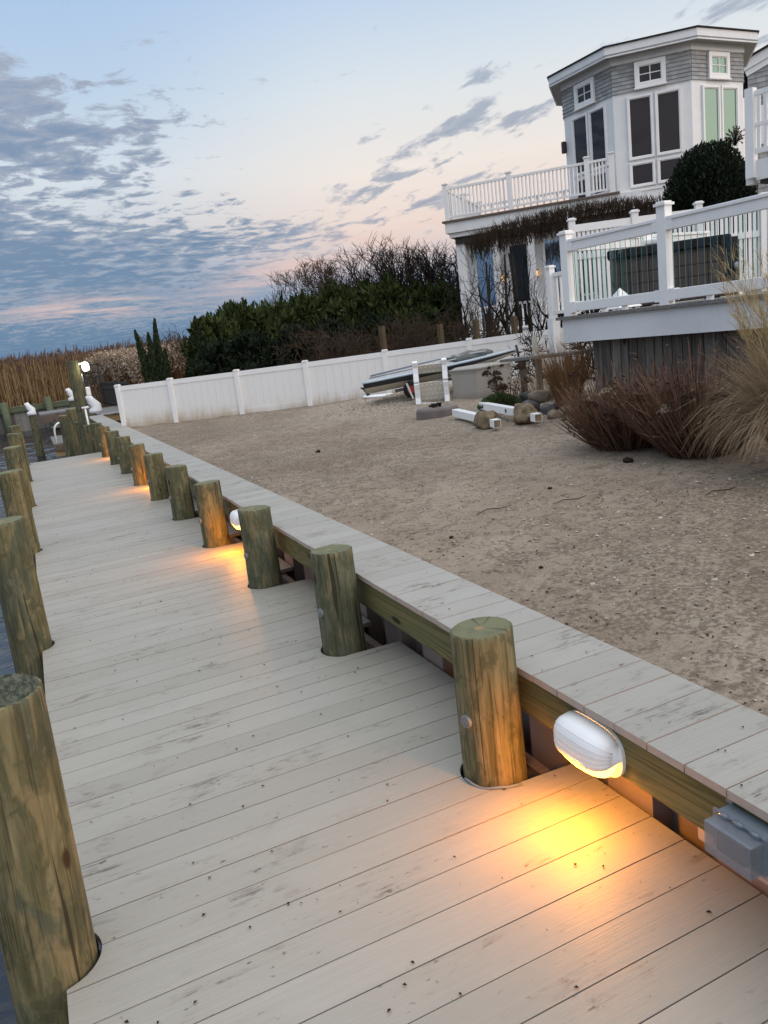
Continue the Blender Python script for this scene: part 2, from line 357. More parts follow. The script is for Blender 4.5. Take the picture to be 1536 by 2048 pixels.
fr = t.math('MULTIPLY_ADD', t.math('POWER', t.node('ShaderNodeLayerWeight', {'Blend': .5}).outputs['Facing'], 4.0), .5, .05); mx = t.node('ShaderNodeMixShader', {0: fr})
m2 = t.node('ShaderNodeMixShader', {0: .16}); t.l.new(tr.outputs[0], m2.inputs[1]); t.l.new(df.outputs[0], m2.inputs[2])
t.l.new(m2.outputs[0], mx.inputs[1]); t.l.new(g.outputs[0], mx.inputs[2]); t.l.new(mx.outputs[0], t.out.inputs[0])

def emit(name, col, s):
    t = mat(name); t.put(t.b.inputs['Base Color'], col); t.put(t.b.inputs['Emission Color'], col); t.b.inputs['Emission Strength'].default_value = s
emit('lamp_warm', (1, .66, .22), 2.4)
emit('lamp_white', (1, .97, .80), 9.0)
emit('lantern_glow', (1, .50, .10), 1.6)

# ------------------------------------------------------------------ mesh builder
class MB:
    def __init__(s): s.v = []; s.f = []; s.m = []; s.r = []; s.sm = []
    def add(s, vs, fs, m=0, rnd=0.0, smooth=False):
        o = len(s.v); s.v.extend(tuple(q) for q in vs)
        for f in fs: s.f.append(tuple(i+o for i in f)); s.m.append(m); s.r.append(rnd); s.sm.append(smooth)
        return s
    def hexa(s, p, m=0, rnd=0.0):   # 8 points: bottom loop then top loop
        return s.add(p, [(3, 2, 1, 0), (4, 5, 6, 7), (0, 1, 5, 4), (1, 2, 6, 5), (2, 3, 7, 6), (3, 0, 4, 7)], m, rnd)
    def box(s, c, size, rz=0.0, m=0, rnd=0.0, R=None):
        R = R or Matrix.Rotation(rz, 3, 'Z'); c = Vector(c); a, b, d = (k/2 for k in size)
        return s.hexa([c + R @ Vector(q) for q in ((-a, -b, -d), (a, -b, -d), (a, b, -d), (-a, b, -d), (-a, -b, d), (a, -b, d), (a, b, d), (-a, b, d))], m, rnd)
    def bar(s, p, q, w, h, m=0, rnd=0.0, up=Vector((0, 0, 1))):   # rectangular bar from p to q
        p, q = Vector(p), Vector(q); d = (q-p).normalized()
        if abs(d.dot(up)) > .99: up = Vector((1, 0, 0))
        sx = d.cross(up).normalized(); u = sx.cross(d).normalized(); a, b = sx*w/2, u*h/2
        return s.hexa([p-a-b, p+a-b, q+a-b, q-a-b, p-a+b, p+a+b, q+a+b, q-a+b], m, rnd)
    def prism(s, poly, z0, z1, m=0, rnd=0.0, mside=None):
        n = len(poly); vs = [(a, b, z0) for a, b in poly] + [(a, b, z1) for a, b in poly]
        s.add(vs, [tuple(range(n-1, -1, -1)), tuple(range(n, 2*n))], m, rnd)
        o = len(s.v)-2*n
        for i in range(n):
            j = (i+1) % n; s.f.append((o+i, o+j, o+n+j, o+n+i)); s.m.append(m if mside is None else mside); s.r.append(rnd); s.sm.append(False)
        return s
    def tube(s, path, rad, n=6, m=0, rnd=0.0, caps=True, smooth=True):
        path = [Vector(q) for q in path]; k = len(path)
        if not isinstance(rad, (list, tuple)): rad = [rad]*k
        ref = None; vs = []
        for i in range(k):
            d = (path[min(i+1, k-1)] - path[max(i-1, 0)])
            d = d.normalized() if d.length > 1e-9 else Vector((0, 0, 1))
            if ref is None: ref = Vector((1, 0, 0)) if abs(d.x) < .8 else Vector((0, 1, 0))
            a = (ref - d*ref.dot(d)).normalized(); b = d.cross(a); ref = a
            for j in range(n):
                t_ = 2*math.pi*j/n; vs.append(path[i] + (a*math.cos(t_) + b*math.sin(t_))*rad[i])
        fs = [(i*n+j, i*n+(j+1) % n, (i+1)*n+(j+1) % n, (i+1)*n+j) for i in range(k-1) for j in range(n)]
        s.add(vs, fs, m, rnd, smooth)
        if caps and n > 2:
            o = len(s.v)-k*n
            s.f += [tuple(o+j for j in range(n-1, -1, -1)), tuple(o+(k-1)*n+j for j in range(n))]; s.m += [m, m]; s.r += [rnd, rnd]; s.sm += [False, False]
        return s
    def lathe(s, prof, c=(0, 0, 0), n=24, m=0, smooth=True, R=None):
        c = Vector(c); R = R or Matrix.Identity(3); vs = []
        for r_, z_ in prof:
            for j in range(n): vs.append(c + R @ Vector((r_*math.cos(2*math.pi*j/n), r_*math.sin(2*math.pi*j/n), z_)))
        k = len(prof); fs = [(i*n+j, i*n+(j+1) % n, (i+1)*n+(j+1) % n, (i+1)*n+j) for i in range(k-1) for j in range(n)]
        s.add(vs, fs, m, 0, smooth)
        o = len(s.v)-k*n; s.f += [tuple(o+j for j in range(n-1, -1, -1)), tuple(o+(k-1)*n+j for j in range(n))]; s.m += [m, m]; s.r += [0, 0]; s.sm += [False, False]
        return s
    def quad(s, a, b, c, d, m=0, rnd=0.0): return s.add([a, b, c, d], [(0, 1, 2, 3)], m, rnd)
    def build(s, name, mats, parent=None, origin=None, bevel=0):
        me = bpy.data.meshes.new(name)
        if parent is not None: og = ORG[parent.name]
        elif origin is not None: og = Vector(origin)
        else:
            xs, ys, zs = zip(*s.v); og = Vector(((min(xs)+max(xs))/2, (min(ys)+max(ys))/2, min(zs)))
        me.from_pydata([(q[0]-og.x, q[1]-og.y, q[2]-og.z) for q in s.v], [], s.f)
        mats = [mats] if isinstance(mats, str) else mats
        for k in mats: me.materials.append(MATS[k])
        me.polygons.foreach_set('material_index', s.m); me.polygons.foreach_set('use_smooth', s.sm)
        at = me.attributes.new('rnd', 'FLOAT', 'FACE'); at.data.foreach_set('value', s.r)
        me.update()
        o = bpy.data.objects.new(name, me); COL.objects.link(o); ORG[o.name] = og
        if parent is None: o.location = og
        else: o.parent = parent
        if bevel:
            bv = o.modifiers.new('bevel', 'BEVEL'); bv.width = bevel; bv.segments = 2; bv.limit_method = 'ANGLE'; bv.angle_limit = RAD(40)
        return o
ORG = {}
def tag(o, label=None, cat=None, group=None, kind=None):
    if label: o['label'] = label
    if cat: o['category'] = cat
    if group: o['group'] = group
    if kind: o['kind'] = kind
    return o
def thing(name, loc, label, cat, group=None):
    o = bpy.data.objects.new(name, None); COL.objects.link(o); o.location = loc; o.empty_display_size = .2
    ORG[o.name] = Vector(loc); return tag(o, label, cat, group)
def copy_tree(o, parent=None):
    c = o.copy(); COL.objects.link(c); ORG[c.name] = ORG[o.name]
    if parent is not None: c.parent = parent
    for ch in list(o.children): copy_tree(ch, c)
    return c
def rr(a, b): return random.uniform(a, b)

# ------------------------------------------------------------------ ground, water
BP = .1445                         # pitch of the deck boards
ZC = .404                          # top of the bulkhead cap
CAPI, CAPO = 1.676, 2.060
def bell(x, y, cx, cy, s): return math.exp(-((x-cx)**2+(y-cy)**2)/(s*s))
def ground_z(x, y):
    h = .352 + .021*max(0, x-2.3)
    h += .13*bell(x, y, 6.6, 11.6, 1.5) + .10*bell(x, y, 7.7, 10.4, 1.6) + .10*bell(x, y, 6.9, 7.6, 1.2)
    h += .022*noise.noise(Vector((x*.8, y*.8, 0))) + .020*noise.noise(Vector((x*2.7, y*2.7, 4))) + .010*noise.noise(Vector((x*7, y*7, 2)))
    return h
def at_ground(px, py):
    z_ = .4
    for _ in range(12): p_ = at_z(px, py, z_); z_ = ground_z(p_.x, p_.y)
    return Vector((p_.x, p_.y, z_))

FP = [Vector((2.06, 16.70, 0))]    # fence line
FPHI = RAD(-38); FD = Vector((math.cos(FPHI), math.sin(FPHI), 0))
def build_ground():
    vs, fs, sh, dt = [], [], [], []
    xs = [CAPO-.02 + .075*i for i in range(40)] + [5.05 + .13*i for i in range(60)]
    ys = [-4 + .09*i for i in range(120)] + [6.8 + .12*i for i in range(88)]
    idx = {}
    for i, gx in enumerate(xs):
        for j, gy in enumerate(ys):
            idx[i, j] = len(vs); vs.append((gx, gy, ground_z(gx, gy)))
            s_ = max(0, 1.25*bell(gx, gy, 6.5, 11.2, 1.9), 1.1*bell(gx, gy, 8.2, 10.6, 2.0), .75*bell(gx, gy, 6.4, 7.8, 1.4), .42*bell(gx, gy, 4.9, 5.2, .9))
            sh.append(min(1, s_)); dt.append(min(1, 1.1*bell(gx, gy, 2.3, 13, 2.6)+.8*bell(gx, gy, 2.6, 7, 2.2)+.9*bell(gx, gy, 3.9, .9, 1.9)))
    for i in range(len(xs)-1):
        for j in range(len(ys)-1):
            cx, cy = (xs[i]+xs[i+1])/2, (ys[j]+ys[j+1])/2
            if cy > FP[0].y + (cx-FP[0].x)*math.tan(FPHI) + .25: continue
            fs.append((idx[i, j], idx[i+1, j], idx[i+1, j+1], idx[i, j+1]))
    me = bpy.data.meshes.new('ground'); me.from_pydata(vs, [], fs); me.materials.append(MATS['sand'])
    for nm, da in (('shell', sh), ('dirt', dt)):
        a = me.attributes.new(nm, 'FLOAT', 'POINT'); a.data.foreach_set('value', da)
    me.polygons.foreach_set('use_smooth', [True]*len(fs)); me.update()
    o = bpy.data.objects.new('ground', me); COL.objects.link(o); tag(o, kind='structure')
build_ground()
def build_water():
    m = MB(); x0, x1, y0, y1 = -8.0, 3.2, -5.0, 42.4; nx, ny = int((x1-x0)/.11), int((y1-y0)/.075); vs = []
    for i in range(nx+1):
        for j in range(ny+1):
            a, b = x0+i*(x1-x0)/nx, y0+j*(y1-y0)/ny
            h = .040*noise.noise(Vector((a*.7+b*.18, b*1.5-a*.25, 0)))+.034*noise.noise(Vector((a*1.3-b*.3, b*2.9+a*.2, 3)))+.013*noise.noise(Vector((a*2.4, b*5.2, 7)))
            if i in (0, nx) or j in (0, ny): h = 0
            vs.append((a, b, -.9+h))
    m.add(vs, [(i*(ny+1)+j, (i+1)*(ny+1)+j, (i+1)*(ny+1)+j+1, i*(ny+1)+j+1) for i in range(nx) for j in range(ny)], 0, 0, True)
    for q in ((-900, -400, x0, 1500), (x1, -400, 900, 1500), (x0, -400, x1, y0), (x0, y1, x1, 1500)): m.quad((q[0], q[1], -.9), (q[2], q[1], -.9), (q[2], q[3], -.9), (q[0], q[3], -.9))
    tag(m.build('water', 'water', origin=(0, 0, -.9)), kind='structure')
build_water()
# land behind the fence and far to the right, and the marsh bank across the canal
m = MB()
m.prism([(3.6, 15.9), (13.2, 8.3), (13.2, -40), (600, -40), (600, 700), (9, 700), (3.6, 27)], -1.2, .30)
tag(m.build('yard_ground', 'yard'), kind='structure')
m = MB(); m.prism([(-500, 42.4), (4, 42.4), (4, 29), (9.2, 29), (9.2, 700), (-500, 700)], -1.5, .10)
tag(m.build('marsh_ground', 'marsh'), kind='structure')

# ------------------------------------------------------------------ pilings
def piling_mesh(name, h_top, depth, r, seed):
    m = MB(); n = 28; rnd_ = random.Random(seed); zs = [-depth, -depth*.5, -.3, 0, .12, .24, .36, h_top*.72, h_top-.03, h_top-.006, h_top]
    zs = sorted(set(zs)); vs = []
    for k, z_ in enumerate(zs):
        for j in range(n):
            a = 2*math.pi*j/n
            rr_ = r*(1.03-.05*z_/max(h_top, .1)) * (1 + .022*noise.noise(Vector((math.cos(a)*1.4+seed*3, math.sin(a)*1.4, z_*1.7))) + .010*noise.noise(Vector((math.cos(a)*4+seed, math.sin(a)*4, z_*5))))
            if z_ >= h_top-.001: rr_ -= .007
            vs.append((rr_*math.cos(a), rr_*math.sin(a), z_ + (.006*math.cos(a+seed) if z_ > h_top-.05 else 0)))
    K = len(zs); m.add(vs, [(i*n+j, i*n+(j+1) % n, (i+1)*n+(j+1) % n, (i+1)*n+j) for i in range(K-1) for j in range(n)], 0, 0, True)
    m.f.append(tuple((K-1)*n+j for j in range(n))); m.m.append(1); m.r.append(0); m.sm.append(False)
    return m
def bolt_mesh(ang, z_, r):
    d = Vector((math.cos(ang), math.sin(ang), 0)); R = d.to_track_quat('Z', 'Y').to_matrix()
    m = MB(); m.lathe([(.025, -.01), (.025, .004), (.022, .006), (.011, .006), (.011, .009), (.004, .010)], d*(r*1.0) + Vector((0, 0, z_)), 16, 0, False, R)
    return m
RIGHT = [(1.572 - .0085*(.98+1.525*k), .98+1.525*k) for k in range(11)]
rlab = ['thick piling lit amber beside the nearest dock lamp, round bolt on its side',
        'unlit olive piling second from the camera in the bulkhead row',
        'piling hiding most of the second dock lamp, third along the bulkhead',
        'piling glowing amber just beyond the second dock lamp',
        'brownish unlit piling fifth from the camera along the bulkhead',
        'dark green unlit piling sixth from the camera along the bulkhead',
        'piling with amber lit front, seventh from the camera along the bulkhead',
        'small looking green unlit piling eighth along the bulkhead, after an amber lit one',
        'unlit brown piling ninth along the bulkhead, just before the farthest amber one',
        'farthest amber lit piling, tenth along the bulkhead, near the dock end',
        'eleventh bulkhead piling, at the far right corner of the dock']
protos = []
for k, (sd_) in enumerate((1, 2, 3)):
    o = piling_mesh('piling', .580, 2.2, .118, sd_).build('piling', ['piling', 'piling_top'], origin=(0, 0, 0))
    bolt_mesh(RAD(194), .25, .122).build('bolt', 'galvanised', o); protos.append(o)
for k, (px_, py_) in enumerate(RIGHT):
    o = protos[k] if k < 3 else copy_tree(protos[(0, 2, 1, 0, 1, 2, 0, 2)[k-3]])
    o.location = (px_, py_, rr(-.012, .004) if k else 0); o.rotation_euler.z = 0 if k < 3 else rr(-.12, .12)
    o.rotation_euler.x = rr(-.008, .008); tag(o, rlab[k], 'piling', 'pilings along the bulkhead')
LEFT = [(-.030, .87), (-.058, 3.86), (-.065, 6.90), (-.07, 9.93), (-.08, 12.75), (-.10, 15.55)]
llab = ['tall thick piling nearest the camera at the water side of the dock', 'second piling from the camera on the water side of the dock',
        'third piling from the camera on the water side of the dock', 'fourth piling from the camera on the water side of the dock',
        'fifth piling from the camera on the water side of the dock', 'farthest piling on the water side of the dock, at its end']
lp = [piling_mesh('piling', .835, 2.4, .1175, sd_).build('piling', ['piling', tm_], origin=(0, 0, 0)) for sd_, tm_ in ((5, 'piling_top_dark'), (6, 'piling_top'), (7, 'piling_top'))]
for k, (px_, py_) in enumerate(LEFT):
    o = lp[k] if k < 3 else copy_tree(lp[1 + k % 2]); o.location = (px_, py_, (.02, 0, -.02, -.02, -.02, -.04)[k]); o.rotation_euler.z = (0, 0, 1.2, 2.1, 3.0, .7)[k]
    o.rotation_euler.y = (.03, .01, .012, .012, 0, 0)[k]
    tag(o, llab[k], 'piling', 'pilings on the water side')
# taller and odd pilings past the dock end
def lone_piling(px_, py_, base, top, r, seed, label):
    o = piling_mesh('piling', top-base, base+2.2, r, seed).build('piling', ['piling', 'piling_top'], origin=(0, 0, 0)); o.location = (px_, py_, base)
    return tag(o, label, 'piling', 'pilings beyond the dock end')
lone_piling(1.31, 16.6, 0, .54, .115, 8, 'first piling past the dock end, low beside the white pipe')
lone_piling(1.24, 18.3, 0, .52, .12, 9, 'piling just in front of the tall lamp post, past the dock end')
lone_piling(1.16, 19.6, 0, .80, .125, 10, 'higher dark piling left of the tall lamp post')
lone_piling(.98, 20.6, 0, .62, .12, 11, 'leftmost dark piling in the cluster past the dock end')

# ------------------------------------------------------------------ dock and bulkhead
W = 1.829
dock = thing('dock', (.9, 7, 0), 'long pale composite plank dock running away beside the bulkhead', 'dock')
def xl(y_):
    v = 0.0
    for a, b in LEFT:
        if abs(y_-b) < .134: v = max(v, a+.002+math.sqrt(.134**2-(y_-b)**2))
    return v
def xr_(y_):
    v = W
    for a, b in RIGHT:
        if abs(y_-b) < .134: v = min(v, a-math.sqrt(.134**2-(y_-b)**2))
        elif b < y_ < b+.245: v = min(v, a+.06)
    return v
m = MB(); K0, K1 = -22, 108
for k in range(K0, K1+1):
    y0, y1 = k*BP+.0019, (k+1)*BP-.0019; ns = 10 if k > -2 else 1
    ysamp = [y0+(y1-y0)*i/ns for i in range(ns+1)]
    def lx(v): return xl(v)
    poly = [(xr_(v)+.0, v) for v in ysamp] + [(lx(v), v) for v in reversed(ysamp)]
    m.prism(poly, -.026, rr(-.0006, .0006), 0, random.random(), 1)
m.build('decking', ['deck', 'deck_edge'], dock)
m = MB()
for x_ in (.055, .62, 1.2, 1.74): m.box((x_, 6.2, -.135), (.045, 18.8, .19))
m.build('joist', 'brown_plank', dock)
for a, b in RIGHT[:6]:                  # blocking beside each piling under the notch
    m = MB(); m.box((a+.17, b+.31, -.075), (.10, .16, .09)); m.build('blocking', 'brown_plank', dock)
    m = MB(); m.box((a+.12, b+.33, -.155), (.24, .16, .05)); m.build('blocking', 'brown_plank', dock)
m = MB(); m.tube([(1.568+.137*math.cos(RAD(a)), .975+.137*math.sin(RAD(a)), .004+.004*math.sin(a*.11)) for a in range(178, 262, 6)]+[(1.585, .828, .007)], .0055, 6)
m.build('gasket', 'grey_box', dock)

bk = thing('bulkhead', (1.85, 8, 0), 'timber and vinyl bulkhead with a pale plank cap along the sand', 'bulkhead')
m = MB(); c0 = .2649
for k in range(-22, 153):
    y0, y1 = c0+k*BP+.0025, c0+(k+1)*BP-.0025; jz = rr(-.0008, .0008)
    m.prism([(CAPI+rr(-.002, .002), y0), (CAPO, y0), (CAPO, y1), (CAPI+rr(-.002, .002), y1)], ZC-.026, ZC+jz, 0, random.random(), 1)
m.build('cap', ['cap', 'board_edge'], bk)
m = MB(); m.box((1.745, 9.6, .287), (.09, 25.4, .166)); m.build('waler', 'waler_wood', bk, bevel=.006)
m = MB(); m.box((1.985, 9.6, .33), (.10, 25.4, .09)); m.build('waler', 'waler_wood', bk)
m = MB(); y_ = -3.2; k = 0
while y_ < 22.5:                         # corrugated vinyl sheet piles
    w1, d_ = (.20, .0) if k % 2 else (.26, .085)
    m.prism([(1.85+d_, y_), (1.875+d_, y_), (1.875+d_, y_+w1), (1.85+d_, y_+w1)], -1.6, .372, 0, random.random())
    m.prism([(1.85, y_+w1), (1.96, y_+w1), (1.96, y_+w1+.012), (1.85, y_+w1+.012)], -1.6, .372, 0, .2)
    y_ += w1+.012; k += 1
m.build('sheet_panel', 'sheet_panel', bk)
m = MB(); m.box((1.842, .06, .085), (.008, .36, .11)); m.build('cover_plate', 'tan_trim', bk)
for yy in (.2, -.04):
    m = MB(); m.lathe([(.006, 0), (.006, .004)], (1.836, yy, .085), 10, 0, False, Matrix.Rotation(RAD(-90), 3, 'Y')); m.build('screw', 'black_metal', bk)

# ------------------------------------------------------------------ dock lamps
def dock_lamp(label):
    o = thing('dock_lamp', (0, 0, 0), label, 'lamp', 'dock lamps on the bulkhead')
    L, H, D = .138, .088, .098               # half length, half height, depth
    def sup(u, p=3.4): return max(0, 1-abs(u)**p)**(1/p)
    def shell(zlo, zhi, k, dk, mname, nm):
        m = MB(); nu, nv = 26, 12; vs = []
        for i in range(nu+1):
            u = -1+2*i/nu; hh = sup(u)
            for j in range(nv+1):
                v = zlo+(zhi-zlo)*j/nv; zz = v*H*hh*k
                rad2 = max(0, 1-(abs(u)**3.4)-(abs(v*hh))**3.4*.999)
                vs.append((-D*dk*max(0, rad2)**.40-.012, u*L*k, zz))
        m.add(vs, [(i*(nv+1)+j, i*(nv+1)+j+1, (i+1)*(nv+1)+j+1, (i+1)*(nv+1)+j) for i in range(nu) for j in range(nv)], 0, 0, True)
        return m.build(nm, mname, o)
    h = shell(-.30, 1.0, 1.0, 1.0, 'white_plastic', 'hood')
    sl_ = h.modifiers.new('solid', 'SOLIDIFY'); sl_.thickness = .004
    m = MB()
    for v in (-.12, .10, .32, .54, .74):       # raised hoops across the hood
        path = []
        for i in range(27):
            u = -.97+1.94*i/26; hh = sup(u); rad2 = max(0, 1-abs(u)**3.4-(abs(v*hh))**3.4)
            path.append((-D*rad2**.40-.0117, u*L, v*H*hh))
        m.tube(path, .0016, 5)
    m.build('hoop', 'white_plastic', h)
    shell(-.93, -.26, .93, .88, 'lamp_warm', 'diffuser')
    m = MB(); poly = [(L*1.04*sup(math.cos(a)) if 0 else L*1.04*math.copysign(abs(math.cos(a))**.77, math.cos(a)), H*1.04*math.copysign(abs(math.sin(a))**.77, math.sin(a))) for a in [2*math.pi*i/40 for i in range(40)]]
    n = len(poly); vs = [(-.014, a, b) for a, b in poly]+[(.004, a, b) for a, b in poly]
    m.add(vs, [tuple(range(n)), tuple(range(2*n-1, n-1, -1))]+[(i, n+i, n+(i+1) % n, (i+1) % n) for i in range(n)])
    m.build('back_plate', 'white_plastic', o)
    ld = bpy.data.lights.new('lamp_light', 'POINT'); ld.shadow_soft_size = .03; ld.energy = 9.5; ld.color = (1, .34, .003)
    lo = bpy.data.objects.new('lamp_light', ld); COL.objects.link(lo); lo.parent = o; lo.location = (-.092, 0, -.066); ORG[lo.name] = Vector()
    ld = bpy.data.lights.new('diffuser_light', 'AREA'); ld.shape = 'RECTANGLE'; ld.size = .20; ld.size_y = .04; ld.energy = 3.6; ld.color = (1, .31, .002)
    lo = bpy.data.objects.new('diffuser_light', ld); COL.objects.link(lo); lo.parent = o; lo.location = (-.100, 0, -.062); ORG[lo.name] = Vector()
    lo.rotation_euler = Matrix(((0, -.59, .81), (1, 0, 0), (0, .81, .59))).to_euler()
    return o
LY = [.535, 5.10, 9.62, 14.22]
lampl = ['nearest white hooded oval lamp on the bulkhead beam, fully in view', 'second white oval dock lamp, half hidden behind a piling',
         'third dock lamp hidden between pilings, its amber glow on the planks', 'farthest dock lamp near the dock end, amber glow on the planks']
d0 = dock_lamp(lampl[0])
for k, yy in enumerate(LY):
    o = d0 if k == 0 else copy_tree(d0); o.location = (1.702, yy, .272); tag(o, lampl[k])

# ------------------------------------------------------------------ outlet box
ob = thing('outlet_box', (1.66, -.09, .285), 'grey weatherproof outlet box with clear cover on the bulkhead beam', 'outlet box')
YB = -.092
m = MB(); m.box((1.672, YB, .296), (.056, .150, .112)); m.build('back_box', 'grey_box', ob, bevel=.005)
m = MB(); m.box((1.629, YB+.004, .288), (.032, .090, .058)); m.build('outlet', 'black_plastic', ob, bevel=.004)
m = MB(); x0, x1 = 1.598, 1.652
def cov(xa, xb, ya, yb, za, zb): m.box(((xa+xb)/2, (ya+yb)/2, (za+zb)/2), (xb-xa, yb-ya, zb-za))
ya, yb, za, zb = YB-.072, YB+.072, .250, .340
cov(x0, x0+.004, ya, yb, za, zb); cov(x0+.004, x1, ya, yb, zb-.004, zb); cov(x0+.004, x1, ya, yb, za, za+.004); cov(x0+.004, x1, ya, ya+.004, za+.004, zb-.004); cov(x0+.004, x1, yb-.004, yb, za+.004, zb-.004)
for q in ((ya-.014, yb+.014, zb, zb+.012), (ya-.014, yb+.014, za-.012, za), (ya-.014, ya, za, zb), (yb, yb+.014, za, zb)): cov(x1-.008, x1, *q)
cv_ = m.build('cover', 'clear_cover', ob)
for yy in (YB-.05, YB, YB+.045): m = MB(); m.tube([(1.640, yy-.012, .352), (1.640, yy+.012, .352)], .0055, 10); m.build('hinge', 'clear_cover', cv_)
for yy in (YB+.075, YB-.075): m = MB(); m.box((1.697, yy*.93, .362), (.006, .022, .026)); m.build('mounting_tab', 'grey_box', ob)

# ------------------------------------------------------------------ white vinyl fence
fn = thing('vinyl_fence', (5, 14.4, .35), 'long low white vinyl privacy fence at the back of the sand lot', 'fence')
import_ts = [0, 1.275, 2.83, 4.36, 6.05, 7.74, 9.42, 11.1]
def fpos(s_): return FP[0]+FD*s_
ftop = [1.25, 1.262, 1.278, 1.300, 1.328, 1.358, 1.388, 1.42]
m = MB()
for i in range(len(import_ts)-1):
    a, b = fpos(import_ts[i]+.045), fpos(import_ts[i+1]-.045); za, zb = ftop[i], ftop[i+1]
    ga, gb = ground_z(a.x, a.y), ground_z(b.x, b.y); N = 9
    for j in range(N):                      # tongue and groove boards
        p, q = a.lerp(b, j/N), a.lerp(b, (j+1)/N-.0016)
        n_ = Vector((-FD.y, FD.x, 0))*.011
        zt0, zt1 = za+(zb-za)*j/N-.07, za+(zb-za)*(j+1)/N-.07
        m.hexa([(*(p-n_).xy, ga+.05), (*(q-n_).xy, gb+.05), (*(q+n_).xy, gb+.05), (*(p+n_).xy, ga+.05), (*(p-n_).xy, zt0), (*(q-n_).xy, zt1), (*(q+n_).xy, zt1), (*(p+n_).xy, zt0)])
m.build('panel', 'fence_panel', fn)
for i in range(len(import_ts)-1):
    a, b = fpos(import_ts[i]+.035), fpos(import_ts[i+1]-.035); ga, gb = ground_z(a.x, a.y), ground_z(b.x, b.y)
    m = MB(); m.bar((a.x, a.y, ftop[i]-.045), (b.x, b.y, ftop[i+1]-.045), .045, .10); m.build('rail', 'white_vinyl', fn)
    m = MB(); m.bar((a.x, a.y, ga+.05), (b.x, b.y, gb+.05), .045, .12); m.build('rail', 'fence_panel', fn)
for i, s_ in enumerate(import_ts):
    p = fpos(s_); zt = ftop[i]+.012; m = MB(); m.box((p.x, p.y, (zt-.1)/2), (.095, .095, zt+.1), FPHI)
    po = m.build('post', 'white_vinyl', fn)
    m = MB(); m.box((p.x, p.y, zt+.012), (.115, .115, .022), FPHI); m.box((p.x, p.y, zt+.03), (.085, .085, .014), FPHI); m.build('post_cap', 'white_vinyl', po)

# ------------------------------------------------------------------ far left: canal corner, lamp post, neighbour dock, gate
tl = thing('lamp_post', (1.31, 17.6, 0), 'tall treated timber post with a glowing white lamp near its top', 'lamp post')
m = piling_mesh('post', 1.92, 2.2, .125, 21); m.v = [(a+1.30, b+17.6, c) for a, b, c in m.v]; m.build('post', ['piling', 'piling_top'], tl)
m = MB(); m.lathe([(.02, .10), (.06, .08), (.075, .03), (.075, -.05), (.055, -.09), (.03, -.10)], (1.55, 17.55, 1.765), 16); m.build('bulb', 'lamp_white', tl)
m = MB(); m.bar((1.40, 17.57, 1.83), (1.54, 17.55, 1.85), .05, .04); m.build('lamp_arm', 'white_plastic', tl)
ld = bpy.data.lights.new('lamp_light', 'POINT'); ld.energy = 2.5; ld.color = (1, .88, .42); ld.shadow_soft_size = .05
lo = bpy.data.objects.new('lamp_light', ld); COL.objects.link(lo); lo.parent = tl; lo.location = Vector((1.52, 17.40, 1.74))-ORG[tl.name]
m = MB(); m.box((1.50, 17.5, 1.215), (.10, .12, .20)); m.build('meter_box', 'white_paint', tl, bevel=.02)
m = MB(); m.tube([(1.43, 17.45, 1.62), (1.445, 17.45, 1.3)], .012, 6); m.build('conduit', 'alloy', tl)
vp = thing('water_pipe', (1.33, 16.9, .1), 'thin white standpipe with a small tap in front of the lamp post', 'pipe')
m = MB(); m.tube([(1.36, 17.3, .0), (1.35, 17.3, .86)], .022, 8); m.build('riser', 'pvc', vp)
m = MB(); m.tube([(1.28, 17.3, .875), (1.43, 17.3, .875)], .026, 8); m.build('tee', 'pvc', vp)

def capped_pile(px_, py_, z_, r, label, lean, sc=1.0):
    o = thing('capped_piling', (px_, py_, -.9), label, 'piling', 'white capped pilings by the far dock')
    m = piling_mesh('p', z_+.9, .6, r, 30+px_); m.v = [(a+px_, b+py_, c-.9) for a, b, c in m.v]; m.build('shaft', ['piling', 'piling_top'], o)
    m = MB(); s_ = r*sc
    m.tube([(px_, py_, z_-.03), (px_, py_, z_+s_*.35), (px_+lean*s_*.25, py_, z_+s_*1.2), (px_-lean*s_*.55, py_, z_+s_*2.1), (px_-lean*s_*.75, py_, z_+s_*2.7), (px_-lean*s_*1.3, py_, z_+s_*2.75)],
           [s_*1.18, s_*1.12, s_*.85, s_*.75, s_*.62, s_*.22], 12)
    m.build('pile_cap', 'white_plastic', o)
    return o
p = at_z(98, 812, .45); capped_pile(.27, 27.0, .50, .125, 'leftmost white capped piling beside the swim ladder', 1)
p = at_depth(190, 820, 24.0); capped_pile(p.x+.02, p.y, p.z-.06, .20, 'fat piling with a big white cap between lamp post and fence', 1, .85)
p = at_depth(146, 800, 30.0); capped_pile(p.x, p.y, p.z, .15, 'white capped piling half hidden behind the tall lamp post', 1)

nd_ = thing('swim_dock', (1.2, 25, -.3), 'low weathered swim dock past the end of the long dock', 'dock')
m = MB()
for k in range(22): m.box((1.28, 22.75+.145*k+.07, -.265), (1.25, .138, .035), 0, 0, random.random())
m.build('decking', 'grey_plank', nd_)
m = MB(); m.box((1.28, 22.72, -.37), (1.25, .05, .17)); m.build('fascia', 'brown_plank', nd_)
m = MB(); m.box((1.28, 22.80, -.53), (1.25, .10, .15)); m.build('beam', 'yellow_wood', nd_)
m = MB(); m.box((1.35, 26.1, .02), (1.2, .35, .04)); m.box((1.35, 26.3, -.12), (1.2, .04, .24)); m.build('step', 'brown_plank', nd_)
m = MB(); m.box((1.5, 28.6, .40), (2.0, 2.2, .05)); m.build('landing', 'grey_plank', nd_)
m = MB(); m.box((1.5, 27.52, .25), (2.0, .05, .24)); m.build('fascia', 'brown_plank', nd_)
ld_ = thing('swim_ladder', (.85, 22.9, -.25), 'white curved handrail of the swim ladder', 'ladder')
